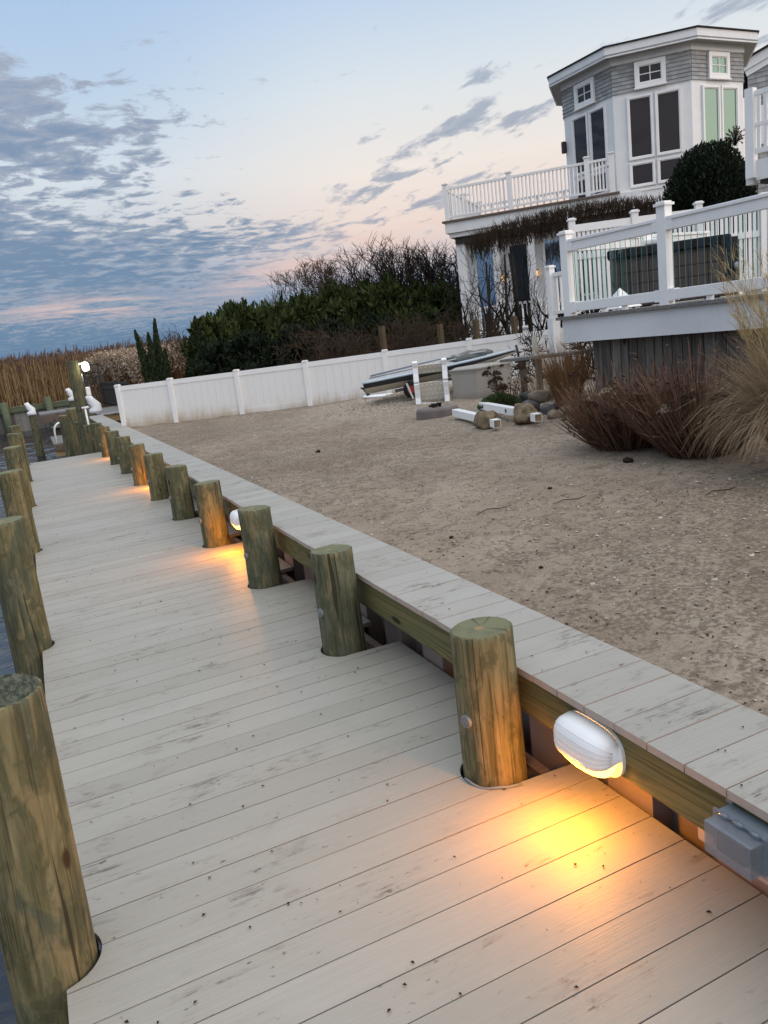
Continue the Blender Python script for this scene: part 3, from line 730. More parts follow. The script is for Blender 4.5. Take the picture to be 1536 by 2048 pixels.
for dx in (0, .33):
    m = MB(); m.tube([(.76, 23.1+dx, -.55)]+[(.96-.20*math.cos(a), 23.1+dx, .06+.24*math.sin(a)) for a in [RAD(i*15) for i in range(0, 13)]]+[(1.18, 23.1+dx, -.24)], .022, 8); m.build('handrail', 'pvc', ld_)

cw = thing('corner_bulkhead', (2.7, 22.4, 0), 'short cross bulkhead with yellow beam left of the fence end', 'bulkhead')
m = MB()
for k in range(9): m.box((2.13+.145*k, 22.5, ZC-.013), (.138, .40, .026), 0, 0, random.random())
m.build('cap', 'cap', cw)
m = MB(); m.box((2.78, 22.40, .27), (1.40, .10, .20)); m.build('waler', 'yellow_wood', cw)
m = MB()
for k in range(6): m.box((2.19+.25*k, 22.50+(.04 if k % 2 else 0), -.55), (.24, .02, 1.45), 0, 0, random.random())
m.build('sheet_panel', 'sheet_panel', cw)
nd2 = thing('far_walkway', (2.9, 26, 0), 'grey plank walkway behind the cross bulkhead', 'walkway')
m = MB()
for k in range(26): m.box((2.95, 22.85+.145*k, .385), (1.9, .138, .03), 0, 0, random.random())
m.build('planks', 'grey_plank', nd2)

gt = thing('metal_gate', (2.6, 25, .4), 'black metal picket gate and fence by the reeds', 'gate')
def pickets(a, b, z0, z1, n, name):
    m = MB(); a, b = Vector(a), Vector(b)
    for i in range(n+1):
        p = a.lerp(b, i/n); m.box((p.x, p.y, (z0+z1)/2), (.028, .028, z1-z0))
    for zz in (z0+.08, z1-.22, z1-.04): m.bar((a.x, a.y, zz), (b.x, b.y, zz), .035, .04)
    m.build(name, 'black_metal', gt)
g1, g2, g3 = at_depth(184, 800, 28), at_depth(212, 800, 28.5), at_depth(205, 800, 24.5)
pickets((g1.x-.35, g1.y, 0), (g2.x, g2.y, 0), .42, 1.62, 8, 'picket_panel')
g4 = Vector((2.36, 17.6, 0))
pickets((g2.x-.05, g2.y, 0), (3.0, 22.9, 0), .42, 1.22, 30, 'picket_panel')
m = MB(); m.box((g1.x-.1, g1.y, 1.1), (.05, .05, 1.5)); m.box((g1.x+.42, g1.y, 1.1), (.05, .05, 1.5)); m.box((g1.x+.16, g1.y, 1.85), (.57, .05, .05)); m.build('arch', 'black_metal', gt)

fb = thing('far_bulkhead', (-6, 42, -.9), 'old timber bulkhead across the canal under the reeds', 'bulkhead')
m = MB(); x_ = -26.0
while x_ < 4:
    w_ = rr(.20, .30); m.box((x_+w_/2, 42.3+rr(0, .03), -.5), (w_-.015, .08, 1.7), 0, 0, random.random()); x_ += w_
m.build('sheet_board', 'far_board', fb)
m = MB(); m.box((-11, 42.2, .20), (30, .14, .26)); m.build('waler', 'green_timber', fb)
for k in range(14):
    x_ = -25.5+2.05*k; m = MB(); m.tube([(x_+.08, 41.75, -1.4), (x_, 42.05, .62)], [.19, .17], 12); m.build('post', 'green_timber', fb)

# ------------------------------------------------------------------ vegetation builders
def strip(m, p, d, L, w_, droop, n, mi, rnd, side=None, taper=True):
    """a bent blade from p in direction d"""
    p = Vector(p); d = Vector(d).normalized(); sd2 = side or Vector((-d.y, d.x, 0)); 
    if sd2.length < 1e-3: sd2 = Vector((1, 0, 0))
    sd2.normalize(); pts = [p.copy()]; st_ = L/n
    for i in range(n):
        d = (d + Vector((0, 0, -droop*(i+1)/n))).normalized(); p = p + d*st_; pts.append(p.copy())
    vs = []
    for i, q in enumerate(pts):
        ww = w_*(1-.85*i/n if taper else 1)/2; vs += [q-sd2*ww, q+sd2*ww]
    m.add(vs, [(2*i, 2*i+1, 2*i+3, 2*i+2) for i in range(n)], mi, rnd)
    return pts
def rdir(): 
    v = Vector((random.gauss(0, 1), random.gauss(0, 1), random.gauss(0, 1))); return v.normalized()
def leaf(m, p, size, mi=0, asp=2.2, d=None):
    d = d or rdir(); s_ = d.cross(rdir())
    if s_.length < 1e-3: return
    s_.normalize(); a = d*size*asp/2; b = s_*size/2
    m.add([p-a, p+b*.9, p+a, p-b*.9], [(0, 1, 2, 3)], mi, random.random())
def branch_tree(m, p, d, L, r, level, cfg, mi=0, tips=None):
    n = 4 if level > 0 else 3; pts = [Vector(p)]; rd = [r]; d = Vector(d).normalized()
    for i in range(n):
        d = (d + rdir()*cfg['wob'] + Vector((0, 0, cfg['up']))).normalized(); pts.append(pts[-1]+d*L/n); rd.append(r*(1-.5*(i+1)/n))
    m.tube(pts, rd, 5 if r > .02 else 3, mi, random.random(), False)
    if level <= 0:
        if tips is not None: tips.append(pts[-1])
        return
    for k in range(cfg['kids'] + (1 if random.random() < .4 else 0)):
        t_ = rr(.3, 1.0); i = min(n-1, int(t_*n)); q = pts[i].lerp(pts[i+1], t_*n-i)
        dd = (pts[i+1]-pts[i]).normalized(); side = dd.cross(rdir()).normalized()
        nd3 = (dd*math.cos(cfg['ang']) + side*math.sin(cfg['ang'])).normalized()
        branch_tree(m, q, nd3, L*rr(cfg['k0'], cfg['k1']), max(r*(1-.5*t_)*.62, cfg['rmin']), level-1, cfg, mi, tips)
def soft_top(h, H): return h if h < .92*H else .92*H+(h-.92*H)*.45
def bare_tree(name, px_, py_, D, label, cat='tree', levels=5, trunks=3, spread=.5, wood='bark_dark', twig='twig_dark', r=.05, cfg=None, zb=.3, frac=.42, group=None):
    top = at_depth(px_, py_, D); base = Vector((top.x, top.y, zb)); H = top.z-zb
    c = dict(wob=.20, up=.10, kids=3, ang=RAD(38), k0=.55, k1=.82, rmin=.0045)
    c.update(cfg or {})
    o = thing(name, base, label, cat, group); tm, cm = MB(), MB()
    for k in range(trunks):
        a = 2*math.pi*k/trunks+rr(-.4, .4); d = Vector((math.cos(a)*spread, math.sin(a)*spread, 1)).normalized(); L = H*frac*rr(.85, 1.1); pts = [base+Vector((math.cos(a)*.08, math.sin(a)*.08, -.15))]; rd = [r]
        for i in range(4):
            d = (d+rdir()*.16).normalized(); pts.append(pts[-1]+d*L/4); rd.append(r*(1-.45*(i+1)/4))
        tm.tube(pts, rd, 7)
        for q in range(c['kids']+2):
            t_ = rr(.35, 1); i = min(3, int(t_*4)); pq = pts[i].lerp(pts[i+1], t_*4-i); dd = (pts[i+1]-pts[i]).normalized(); side = dd.cross(rdir()).normalized()
            branch_tree(cm, pq, (dd*math.cos(c['ang'])+side*math.sin(c['ang'])), H*(1-frac)*rr(.38, .62), rd[i]*.6, levels-2, c)
    zs_ = sorted(q[2] for q in cm.v); k_ = H/max(.1, zs_[int(len(zs_)*.97)]-base.z)
    for mb in (tm, cm): mb.v = [(base.x+(q[0]-base.x)*k_**.5, base.y+(q[1]-base.y)*k_**.5, base.z+soft_top((q[2]-base.z)*k_, H)) for q in mb.v]
    tm.build('trunk', wood, o); cm.build('crown', twig, o)
    return o

def evergreen(name, px_, py_, D, rad, label, mname='hedge_green', n=9000, size=.09, shape='round', zb=.3, group=None, cat='tree', lean=0.0, shoots=40):
    top = at_depth(px_, py_, D); base = Vector((top.x, top.y, zb)); H = top.z-zb
    o = thing(name, base, label, cat, group); m = MB(); clumps = []
    sidev = Vector((math.cos(YAW), -math.sin(YAW), 0))
    for _ in range(120):
        u = random.random(); a = rr(0, 2*math.pi)
        if shape == 'cone': rr_ = rad*(1-u)**.8*rr(.5, 1.05)+.05; zz = H*(.08+.86*u)
        elif shape == 'vase': rr_ = rad*(.35+.65*u)*rr(.3, 1.0)*(1-.6*max(0, u-.75)*4); zz = H*(.06+.84*u)
        else: zz = H*(.06+.86*u); rr_ = rad*math.sqrt(max(.04, 1-(abs(u-.42)/.62)**2.4))*rr(.35, 1.0)
        c = base+Vector((math.cos(a)*rr_, math.sin(a)*rr_, zz))+sidev*lean*(zz/H)**1.5
        clumps.append((c, rad*rr(.14, .30)))
    for _ in range(n):
        c, cr = random.choice(clumps); v = rdir()*cr*random.random()**.4; v.z *= 1.25
        leaf(m, c+v, size*rr(.6, 1.2), 0, 2.6, (v.normalized()+Vector((0, 0, .8))+rdir()*.6).normalized())
    for _ in range(shoots):                     # leading shoots break the outline
        c, cr = random.choice(clumps); L = rr(.10, .30)*min(1.6, H/2.2)
        d = (Vector((0, 0, 1))+rdir()*.35).normalized()
        for k in range(int(18+L*60)):
            t_ = random.random(); leaf(m, c+Vector((0, 0, cr*.7))+d*L*t_+rdir()*.045*(1.1-t_), size*.7, 0, 2.4, (d+rdir()*.7).normalized())
    m.build('crown', mname, o)
    m = MB(); m.tube([base+Vector((0, 0, -.2)), base+Vector((.03, 0, H*.45)), base+sidev*lean*.4+Vector((0, 0, H*.8))], [.09, .06, .02], 7); m.build('trunk', 'bark_dark', o)
    return o

# reeds on the marsh
m = MB()
for _ in range(12000):
    y_ = 42.7+abs(random.gauss(0, 1))*3.2; x_ = rr(-14, 9) ; L = rr(1.75, 2.62)*(1 if random.random() < .85 else 1.08)
    if x_ > 3.5 and y_ < 42: continue
    p = Vector((x_, y_, .05)); d = Vector((rr(-.10, .10)+.02, rr(-.06, .06), 1)); rn = random.random()
    pts = strip(m, p, d, L, .022, .04, 3, 0, rn, Vector((1, rr(-.3, .3), 0)), False)
    for _k in range(2):
        a = rr(.2, .85); strip(m, p+d.normalized()*L*a*.9, (rr(-.5, .5), 0, 1), rr(.3, .6), .03, .35, 3, 0, random.random(), Vector((1, 0, 0)))
    if random.random() < .5:
        e = pts[-1]; strip(m, e-Vector((0, 0, .05)), Vector((rr(.0, .35), 0, 1)), rr(.22, .38), .075, .12, 3, 1, random.random(), Vector((1, rr(-.5, .5), 0)))
tag(m.build('reeds', ['reed_stalk', 'reed_head'], origin=(0, 44, 0)), 'tall tan reed bed with dark seed heads along the far bank', 'reeds', kind='stuff')

def plume_clump(px_, py_, D, rad, label, dens=1.0):
    top = at_depth(px_, py_, D); zb = .1; base = Vector((top.x, top.y, zb)); H = top.z-zb
    o = thing('plume_grass', base, label, 'grass', 'plume grasses behind the gate'); a_, b_ = MB(), MB()
    for _ in range(int(420*dens)):
        a = rr(0, 2*math.pi); r_ = rad*random.random()**.5; p = base+Vector((math.cos(a)*r_*.6, math.sin(a)*r_*.6, 0)); d = Vector((math.cos(a)*.22*r_/rad, math.sin(a)*.22*r_/rad, 1))
        L = H*rr(.62, .97); pts = strip(a_, p, d, L, .02, .05, 3, 0, random.random(), None, False)
        e = pts[-1]
        for k in range(22):
            t_ = random.random(); leaf(b_, e+Vector((rr(-.10, .10), rr(-.10, .10), rr(-.42, .08)*1.0)), .045, 0, 2.2)
    a_.build('stems', 'grass_russet', o); b_.build('plumes', 'plume_tan', o)
    return o
for i, (px_, py_, D, r_) in enumerate(((200, 712, 33, .8), (232, 696, 32, .9), (262, 694, 31, .85), (288, 700, 30, .6), (362, 680, 31, .9))):
    plume_clump(px_, py_, D, r_, ['sparse plume grass just right of the glowing lamp', 'leftmost full clump of fluffy tan plume grass', 'broad fluffy plume grass left of the first juniper', 'narrow plume grass touching the first juniper', 'russet plume grass between two junipers'][i], (.6, 1.2, 1.3, .9, 1.2)[i])

# evergreens behind the fence
def leader_juniper(bx, by, D, tips, label):
    b_ = at_depth(bx, by, D); base = Vector((b_.x, b_.y, .3)); o = thing('juniper', base, label, 'tree'); m, tm = MB(), MB()
    for (tx, ty, r0) in tips:
        e = at_depth(tx, ty, D+rr(-.2, .2)); mid = base.lerp(e, .5)+Vector((0, 0, -.10)); tm.tube([base-Vector((0, 0, .1)), mid, e], [.05, .03, .008], 6)
        for _ in range(2300):
            t_ = random.random()**.8; c = base.lerp(mid, t_*2) if t_ < .5 else mid.lerp(e, t_*2-1)
            r_ = r0*(1-t_)**.75+.02; c = c+rdir()*r_*random.random()**.4
            leaf(m, c, .045*rr(.6, 1.2), 0, 2.6, (Vector((0, 0, 1))+(e-base).normalized()+rdir()*.6).normalized())
    m.build('crown', 'cedar', o); tm.build('trunk', 'bark_dark', o)
leader_juniper(312, 770, 20.5, [(270, 662, .26), (309, 640, .22), (296, 668, .24), (330, 700, .34), (318, 690, .40)], 'dark juniper with two leaning tips at the left end of the fence')
evergreen('juniper', 398, 668, 20.5, .62, 'narrow dark juniper right of the russet plume grass', 'cedar', 6000, .07, 'cone', shoots=50)
hz = [(415, 632, 21, .75), (470, 612, 22, .95), (530, 607, 22.5, .95), (590, 590, 23, .95), (655, 576, 23.5, 1.0), (720, 562, 24, 1.1), (790, 560, 24, 1.2), (860, 566, 24, 1.1), (925, 575, 24, .8)]
hl = ['green pine at the left end of the hedge', 'second pine from the left in the evergreen hedge', 'bright green pine in the middle left of the hedge', 'pine just left of the tall bare tree', 'pine behind the tall bare tree', 'dark evergreen right of the tall bare tree', 'dark evergreen behind the bare brown shrubs', 'tall dark evergreen left of the porch', 'dark evergreen touching the porch corner']
for (a, b, D, r_), l_ in zip(hz, hl): evergreen('pine_tree', a, b, D, r_, l_, 'hedge_green', 9000, .10, 'round', group='evergreen hedge behind the fence', shoots=70)
for i, (a, b, D, r_) in enumerate(((500, 665, 19.5, .75), (590, 655, 19.5, .8), (430, 680, 19.3, .55), (670, 640, 19.6, .75), (745, 632, 19.6, .75))):
    evergreen('evergreen_shrub', a, b, D, r_, ['dark low shrub in front of the middle hedge', 'dark low shrub near the pale seed plume', 'dark low shrub right of the junipers', 'dark low shrub behind the tangled brown ones, mid fence', 'dark low shrub behind the boat stern'][i], 'bush_green', 5000, .08, 'round', group='low evergreen shrubs behind the fence', cat='shrub', shoots=20)

bare_tree('bare_tree', 345, 652, 21.5, 'small bare sapling between the junipers', levels=5, trunks=2, spread=.25, r=.04, wood='bark_grey', twig='bark_grey', cfg=dict(ang=RAD(42), k0=.55, k1=.8))
bare_tree('bare_tree', 640, 512, 25.5, 'tall rounded bare tree standing above the pines', levels=6, trunks=4, spread=.36, r=.05, wood='bark_grey', twig='twig_brown', cfg=dict(ang=RAD(36), kids=3, up=.08, rmin=.007))
for i, (a, b, D) in enumerate(((750, 490, 25.5), (830, 480, 25.5), (900, 486, 25))):
    bare_tree('bare_tree', a, b, D, ['leftmost of three dense bare trees left of the porch', 'middle of three dense bare trees left of the porch', 'bare tree overlapping the porch corner column'][i], levels=5, trunks=5, spread=.46, r=.05, twig='twig_dark', cfg=dict(ang=RAD(36), kids=3, up=.10, rmin=.0085), group='dense bare trees left of the porch')
for i, (a, b, D) in enumerate(((665, 655, 18.0), (745, 645, 17.9), (825, 630, 17.8), (885, 630, 17.7))):
    bare_tree('bare_shrub', a, b, D, ['tangled brown shrub below the tall bare tree', 'low arching brown shrub behind the boat stern', 'tangled brown shrub behind the leaning white chair', 'tangled brown shrub left of the porch column'][i], 'shrub', levels=5, trunks=5, spread=1.0, r=.03, wood='bark_grey', twig='twig_brown', cfg=dict(ang=RAD(46), kids=3, up=.0, wob=.32, rmin=.0055), group='tangled brown shrubs behind the fence')
for i, (a, b, D) in enumerate(((955, 520, 18.5), (1050, 470, 18.2), (1120, 500, 17.8))):
    bare_tree('bare_tree', a, b, D, ['dark bare tree in front of the porch windows', 'spreading dark bare tree in front of the porch rail', 'dark bare tree right of the porch lanterns'][i], levels=5, trunks=3, spread=.42, r=.055, cfg=dict(ang=RAD(40), kids=2, up=.06, wob=.28), group='dark bare trees in front of the porch')
HL = [(935, 470, 18.4), (1010, 440, 18.2), (1085, 420, 18.0), (1160, 404, 17.8), (1235, 396, 17.5), (1318, 392, 17.2)]
for i in range(5):
    e0, e1 = at_depth(*HL[i]), at_depth(*HL[i+1]); mid = (e0+e1)/2; o = thing('bare_hedge', (mid.x, mid.y, .4), ['leftmost pruned bare hedge top under the upper deck', 'second pruned bare hedge under the upper deck', 'middle pruned bare hedge under the upper deck', 'pruned bare hedge below the tower windows', 'pruned bare hedge touching the dark bush'][i], 'hedge', 'pruned bare hedge below the upper deck')
    m, tm = MB(), MB(); back = Vector((math.sin(YAW), math.cos(YAW), 0))
    for _ in range(2): 
        f = random.random(); q = e0.lerp(e1, f); b0_ = Vector((q.x+rr(-.2, .2), q.y, .4)); tm.tube([b0_, b0_+Vector((rr(-.15, .15), 0, 1.0)), Vector((q.x, q.y, q.z-.75))], [.05, .04, .025], 6)
    for _ in range(230):
        q = e0.lerp(e1, random.random())+back*rr(-.25, .35); depth_ = rr(.25, 1.0)*(.72 if i < 3 else .5); p = q+Vector((rr(-.1, .1), 0, -depth_)); L = depth_*rr(.5, 1.08); d = (Vector((rr(-.45, .45), rr(-.3, .3), 1))).normalized(); pts = [p]
        for k in range(4): d = (d+rdir()*.22+Vector((0, 0, .06))).normalized(); pts.append(pts[-1]+d*L/4)
        m.tube(pts, [.0075, .0065, .0055, .0045, .003], 3, 0, random.random(), False)
        for k in (1, 2, 3):
            dd = ((pts[k+1]-pts[k]).normalized()+rdir()*.75).normalized(); m.tube([pts[k], pts[k]+dd*L*.22, pts[k]+dd*L*.36+Vector((0, 0, .03))], [.005, .004, .0028], 3, 0, random.random(), False)
    tm.build('trunk', 'bark_dark', o); m.build('crown', 'twig_brown', o)
bare_tree('bare_tree', 1135, 640, 13.2, 'low branching bare tree at the left corner of the glass railed deck', levels=5, trunks=3, spread=.9, r=.03, cfg=dict(ang=RAD(45), wob=.3, up=.02), zb=.45, frac=.5)
for i, (px_, y0_, y1_) in enumerate(((763, 652, 690), (879, 648, 690), (951, 640, 680), (1027, 632, 672))):
    a = at_depth(px_, y0_, 16.6); m = MB(); m.box((a.x, a.y, a.z/2), (.10, .10, a.z), .4)
    tag(m.build('wooden_stake', 'stake_wood', origin=(a.x, a.y, .3)), ['leftmost thin wooden stake behind the fence', 'bare wooden stake left of the porch column', 'wooden stake in front of the porch windows', 'rightmost wooden stake in front of the porch rail'][i], 'stake', 'wooden stakes behind the fence')

# ------------------------------------------------------------------ the shingled house with octagonal tower
hs = thing('shingled_house', at_depth(1300, 600, 21), 'white and grey shingled house with an octagonal tower, upper deck and porch', 'house')
p1 = at_depth(1225, 191, 20); p2 = at_depth(1382.5, 159.5, 19.4)
e_ = Vector((p2.x-p1.x, p2.y-p1.y, 0)); sN = e_.length; e_.normalize(); nin = Vector((-e_.y, e_.x, 0))     # inward
ctr = Vector(((p1.x+p2.x)/2, (p1.y+p2.y)/2, 0)) + nin*sN*1.2071
a0 = math.atan2(p1.y-ctr.y, p1.x-ctr.x); RO = (Vector((p1.x, p1.y, 0))-ctr).length
def octv(k, r_=RO): return Vector((ctr.x+r_*math.cos(a0+k*math.pi/4), ctr.y+r_*math.sin(a0+k*math.pi/4), 0))
ZS = (p1.z+p2.z)/2            # shingle line
ZT = at_depth(1379, 90, 19.4).z  # top of the wall
ZF = 4.50                     # upper deck level
m = MB(); m.prism([tuple(octv(k).xy) for k in range(8)], .3, ZT); m.build('tower_wall', 'white_paint', hs)
def facet(k):
    a, b = octv(k), octv(k+1); u = (b-a).normalized(); n_ = Vector((u.y, -u.x, 0)); return a, u, n_, (b-a).length
# shingle courses
m = MB(); ncs = 9; ch = (ZT-ZS)/ncs
for k in (-2, -1, 0, 1, 2):
    a, u, n_, L = facet(k)
    for c in range(ncs):
        s_ = 0.0
        while s_ < L:
            w_ = min(rr(.10, .24), L-s_); 
            if w_ < .02: break
            z0, z1 = ZS+c*ch, ZS+(c+1)*ch+.01; p, q = a+u*s_, a+u*(s_+w_-.005); o0, o1 = n_*.034, n_*.012
            m.hexa([(*(p).xy, z0), (*(q).xy, z0), (*(q+o0).xy, z0), (*(p+o0).xy, z0), (*(p).xy, z1), (*(q).xy, z1), (*(q+o1).xy, z1), (*(p+o1).xy, z1)], 0, random.random()); s_ += w_
m.build('shingles', 'shingle', hs)
m = MB(); m.prism([tuple(octv(k, RO+.045).xy) for k in range(8)], ZT-.16, ZT-.002); m.build('frieze_board', 'white_paint', hs)
m = MB(); m.prism([tuple(octv(k, RO+.37).xy) for k in range(8)], ZT+.0, ZT+.04); m.build('soffit', 'soffit', hs)
m = MB()
for k in range(8):
    a, b = octv(k, RO+.37), octv(k+1, RO+.37); ai, bi = octv(k, RO+.33), octv(k+1, RO+.33)
    m.hexa([(*a.xy, ZT-.03), (*b.xy, ZT-.03), (*bi.xy, ZT-.03), (*ai.xy, ZT-.03), (*a.xy, ZT+.21), (*b.xy, ZT+.21), (*bi.xy, ZT+.21), (*ai.xy, ZT+.21)])
m.build('fascia', 'white_paint', hs)
m = MB(); vs = [(*octv(k, RO+.41).xy, ZT+.215) for k in range(8)]+[(*octv(k, RO+.41).xy, ZT+.245) for k in range(8)]+[(ctr.x, ctr.y, ZT+.55)]
m.add(vs, [(k, (k+1) % 8, 8+(k+1) % 8, 8+k) for k in range(8)]+[(8+k, 8+(k+1) % 8, 16) for k in range(8)]+[tuple(range(7, -1, -1))]); m.build('roof', 'roof_shingle', hs)

def window(a, u, n_, s0, s1, z0, z1, pmat, root, trim=.055, grid=False, sill=False):
    fm = MB(); a = a+n_*(.030 if grid else 0)
    def slab(sa, sb, za, zb, o0, o1, mb):
        p, q = a+u*sa, a+u*sb; A, B = n_*o0, n_*o1
        mb.hexa([(*(p+A).xy, za), (*(q+A).xy, za), (*(q+B).xy, za), (*(p+B).xy, za), (*(p+A).xy, zb), (*(q+A).xy, zb), (*(q+B).xy, zb), (*(p+B).xy, zb)])
    t_ = trim
    slab(s0-t_, s0, z0-t_, z1+t_, .0, .062, fm); slab(s1, s1+t_, z0-t_, z1+t_, .0, .062, fm); slab(s0, s1, z1, z1+t_, .0, .060, fm); slab(s0, s1, z0-t_, z0, .0, .060, fm)
    i_ = .022
    slab(s0, s0+i_, z0, z1, .0, .042, fm); slab(s1-i_, s1, z0, z1, .0, .042, fm); slab(s0+i_, s1-i_, z1-i_, z1, .0, .040, fm); slab(s0+i_, s1-i_, z0, z0+i_, .0, .040, fm)
    if grid:
        mid = (s0+s1)/2; slab(mid-.010, mid+.010, z0+i_, z1-i_, .0, .036, fm); zm = (z0+z1)/2
        slab(s0+i_, mid-.010, zm-.010, zm+.010, .0, .034, fm); slab(mid+.010, s1-i_, zm-.010, zm+.010, .0, .034, fm)
    if sill: slab(s0-t_-.02, s1+t_+.02, z0-t_-.035, z0-t_, .0, .085, fm)
    f = fm.build('window', 'white_vinyl', root)
    pm = MB(); slab(s0+i_*.5, s1-i_*.5, z0+i_*.5, z1-i_*.5, .0, .020, pm); pm.build('pane', pmat, f)
    return f
zw0 = at_depth(1300, 305, 19.7).z; zw1 = at_depth(1300, 190, 19.7).z; zl0 = at_depth(1300, 360, 19.7).z
for k, pm_, pu in ((-1, 'pane_blue', 'pane_blue'), (0, 'pane_dark', 'pane_dark'), (1, 'pane_green', 'pane_green')):
    a, u, n_, L = facet(k)
    for (f0, f1) in ((.205, .485), (.565, .845)):
        window(a, u, n_, L*f0, L*f1, zw0, zw1, pm_, hs, .05)
        window(a, u, n_, L*f0, L*f1, zl0, zw0-.17, pm_ if k else 'pane_dark', hs, .05)
    window(a, u, n_, L*.345, L*.635, ZS+.14, ZT-.30, pu, hs, .10, True, True)
m = MB(); m.prism([tuple(octv(k, RO+.03).xy) for k in range(8)], zl0-.16, zl0-.09); m.build('belt_course', 'white_vinyl', hs)
m = MB()
for zz in (4.30, 4.02, 3.74): m.prism([tuple(octv(k, RO+.012).xy) for k in range(8)], zz-.25, zz-.012)
m.build('lower_siding', 'white_paint', hs)
wl = octv(-1); m = MB(); m.box((wl.x-.08, wl.y-.02, at_depth(1136, 290, 21.5).z), (.10, .10, .30)); m.build('wall_lantern', 'lantern_frame', hs)

# upper deck
A_ = at_z(889, 443, ZF); B_ = at_z(1231, 384, ZF); ud = (B_-A_); ud.z = 0; UL = ud.length; ud.normalize(); ub = Vector((-ud.y, ud.x, 0))
DEPTH = 4.6
def uq(s_, t_, z_): p = A_+ud*s_+ub*t_; return Vector((p.x, p.y, z_))
def slabq(mb, s0, s1, t0, t1, z0, z1): mb.prism([tuple(uq(s0, t0, 0).xy), tuple(uq(s1, t0, 0).xy), tuple(uq(s1, t1, 0).xy), tuple(uq(s0, t1, 0).xy)], z0, z1)
m = MB(); slabq(m, -.06, UL+.1, -.06, DEPTH, ZF-.05, ZF); m.build('upper_deck', 'brown_plank', hs)
m = MB(); slabq(m, 0, UL+.6, 0, DEPTH-.05, ZF-.33, ZF-.052); slabq(m, .08, UL+.6, .08, DEPTH-.1, ZF-.45, ZF-.33); m.build('deck_fascia', 'white_paint', hs)
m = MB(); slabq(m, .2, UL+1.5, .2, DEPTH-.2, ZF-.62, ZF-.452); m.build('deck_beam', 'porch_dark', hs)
def baluster_rail(root, P0, P1, zf, h, nb, mt='white_vinyl', bw=.035, top=True):
    m = MB(); P0, P1 = Vector(P0), Vector(P1)
    m.bar((P0.x, P0.y, zf+h-.03), (P1.x, P1.y, zf+h-.03), .06, .06); m.bar((P0.x, P0.y, zf+.10), (P1.x, P1.y, zf+.10), .05, .05)
    for i in range(1, nb+1):
        p = P0.lerp(P1, i/(nb+1)); m.box((p.x, p.y, zf+h/2+.02), (bw, bw, h-.12), 0)
    return m.build('railing', mt, root)
def post(root, p, zf, h, w_=.10, rz=0.0, mt='white_vinyl'):
    m = MB(); m.box((p.x, p.y, zf+h/2), (w_, w_, h), rz); o = m.build('post', mt, root)
    m = MB(); m.box((p.x, p.y, zf+h+.012), (w_*1.35, w_*1.35, .026), rz); m.box((p.x, p.y, zf+h+.032), (w_*1.0, w_*1.0, .016), rz); m.build('post_cap', mt, o)
RH = .86; fr_ = [0.02, (1025-889)/(1231-889)*1.02, (1180-889)/(1231-889), .985]
rzu = math.atan2(ud.y, ud.x)
for f_ in fr_: post(hs, uq(UL*f_, .06, 0), ZF, RH+.08, .125, rzu)
for i in range(3): baluster_rail(hs, uq(UL*fr_[i]+.05, .06, 0), uq(UL*fr_[i+1]-.05, .06, 0), ZF, RH, (15, 18, 5)[i])
for t_ in (2.2, 4.3): post(hs, uq(.06, t_, 0), ZF, RH+.08, .11, rzu)
baluster_rail(hs, uq(.06, .1, 0), uq(.06, 4.3, 0), ZF, RH, 26)
baluster_rail(hs, uq(.06, 4.3, 0), uq(3.2, 4.3, 0), ZF, RH, 14)
# porch below
ZP = 1.30
for s_ in (.30, 1.28, 2.26, 3.24): 
    m = MB(); p = uq(s_, .42, 0); m.box((p.x, p.y, (ZF-.6+.3)/2), (.24 if s_ < 1 else .16, .24 if s_ < 1 else .16, ZF-.6-.3), rzu); m.build('porch_column', 'white_paint', hs)
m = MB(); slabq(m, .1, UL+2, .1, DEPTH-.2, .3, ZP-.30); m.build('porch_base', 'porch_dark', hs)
m = MB(); slabq(m, .05, UL+2, .05, DEPTH-.2, ZP-.3, ZP); m.build('porch_floor', 'white_paint', hs)
m = MB(); slabq(m, .3, UL+2, .85, 1.0, ZP, ZF-.62); m.build('porch_wall', 'white_paint', hs)
aw = uq(.3, .85, 0); nw = -ub
for i in range(5):
    s0 = .28+i*.98
    f = window(aw, ud, nw, s0, s0+.52, ZP+.12, ZF-.82, 'pane_mirror' if i % 2 == 0 else 'pane_blue', hs, .04)
    p = aw+ud*(s0+.72)+nw*.07
    m = MB(); m.box((p.x, p.y, ZP+1.52), (.05, .05, .15)); ln = m.build('porch_lantern', 'lantern_glow', hs)
    m = MB(); m.box((p.x, p.y, ZP+1.615), (.10, .10, .03)); m.box((p.x, p.y, ZP+1.43), (.09, .09, .025)); m.build('lantern_frame', 'lantern_frame', ln)
baluster_rail(hs, uq(.45, .3, 0), uq(2.18, .3, 0), ZP, .80, 12); baluster_rail(hs, uq(2.3, .3, 0), uq(UL+1.2, .3, 0), ZP, .80, 26)

# gabled wing at the right edge
gw = thing('gabled_house', at_depth(1560, 600, 24), 'grey shingled gable with white rake board at the right edge', 'house')
ga, gb = at_depth(1496, 200, 24), at_depth(1640, 180, 23.2); gu = Vector((gb.x-ga.x, gb.y-ga.y, 0)); GL = gu.length; gu.normalize(); gn = Vector((gu.y, -gu.x, 0))
zg0, zge = .3, at_depth(1500, 136, 24).z; slope = .36
m = MB(); nb_ = Vector((-gn.x, -gn.y, 0))*5
def gq(s_, o_): p = Vector((ga.x, ga.y, 0))+gu*s_-gn*o_; return p
vs = []
for o_ in (0, 5):
    for s_, z_ in ((0, zg0), (GL, zg0), (GL, zge+GL*slope), (0, zge)): q = gq(s_, o_); vs.append((q.x, q.y, z_))
m.hexa([vs[0], vs[1], vs[5], vs[4], vs[3], vs[2], vs[6], vs[7]]); m.build('wall', 'shingle', gw)
m = MB(); c = 0; z_ = 4.0
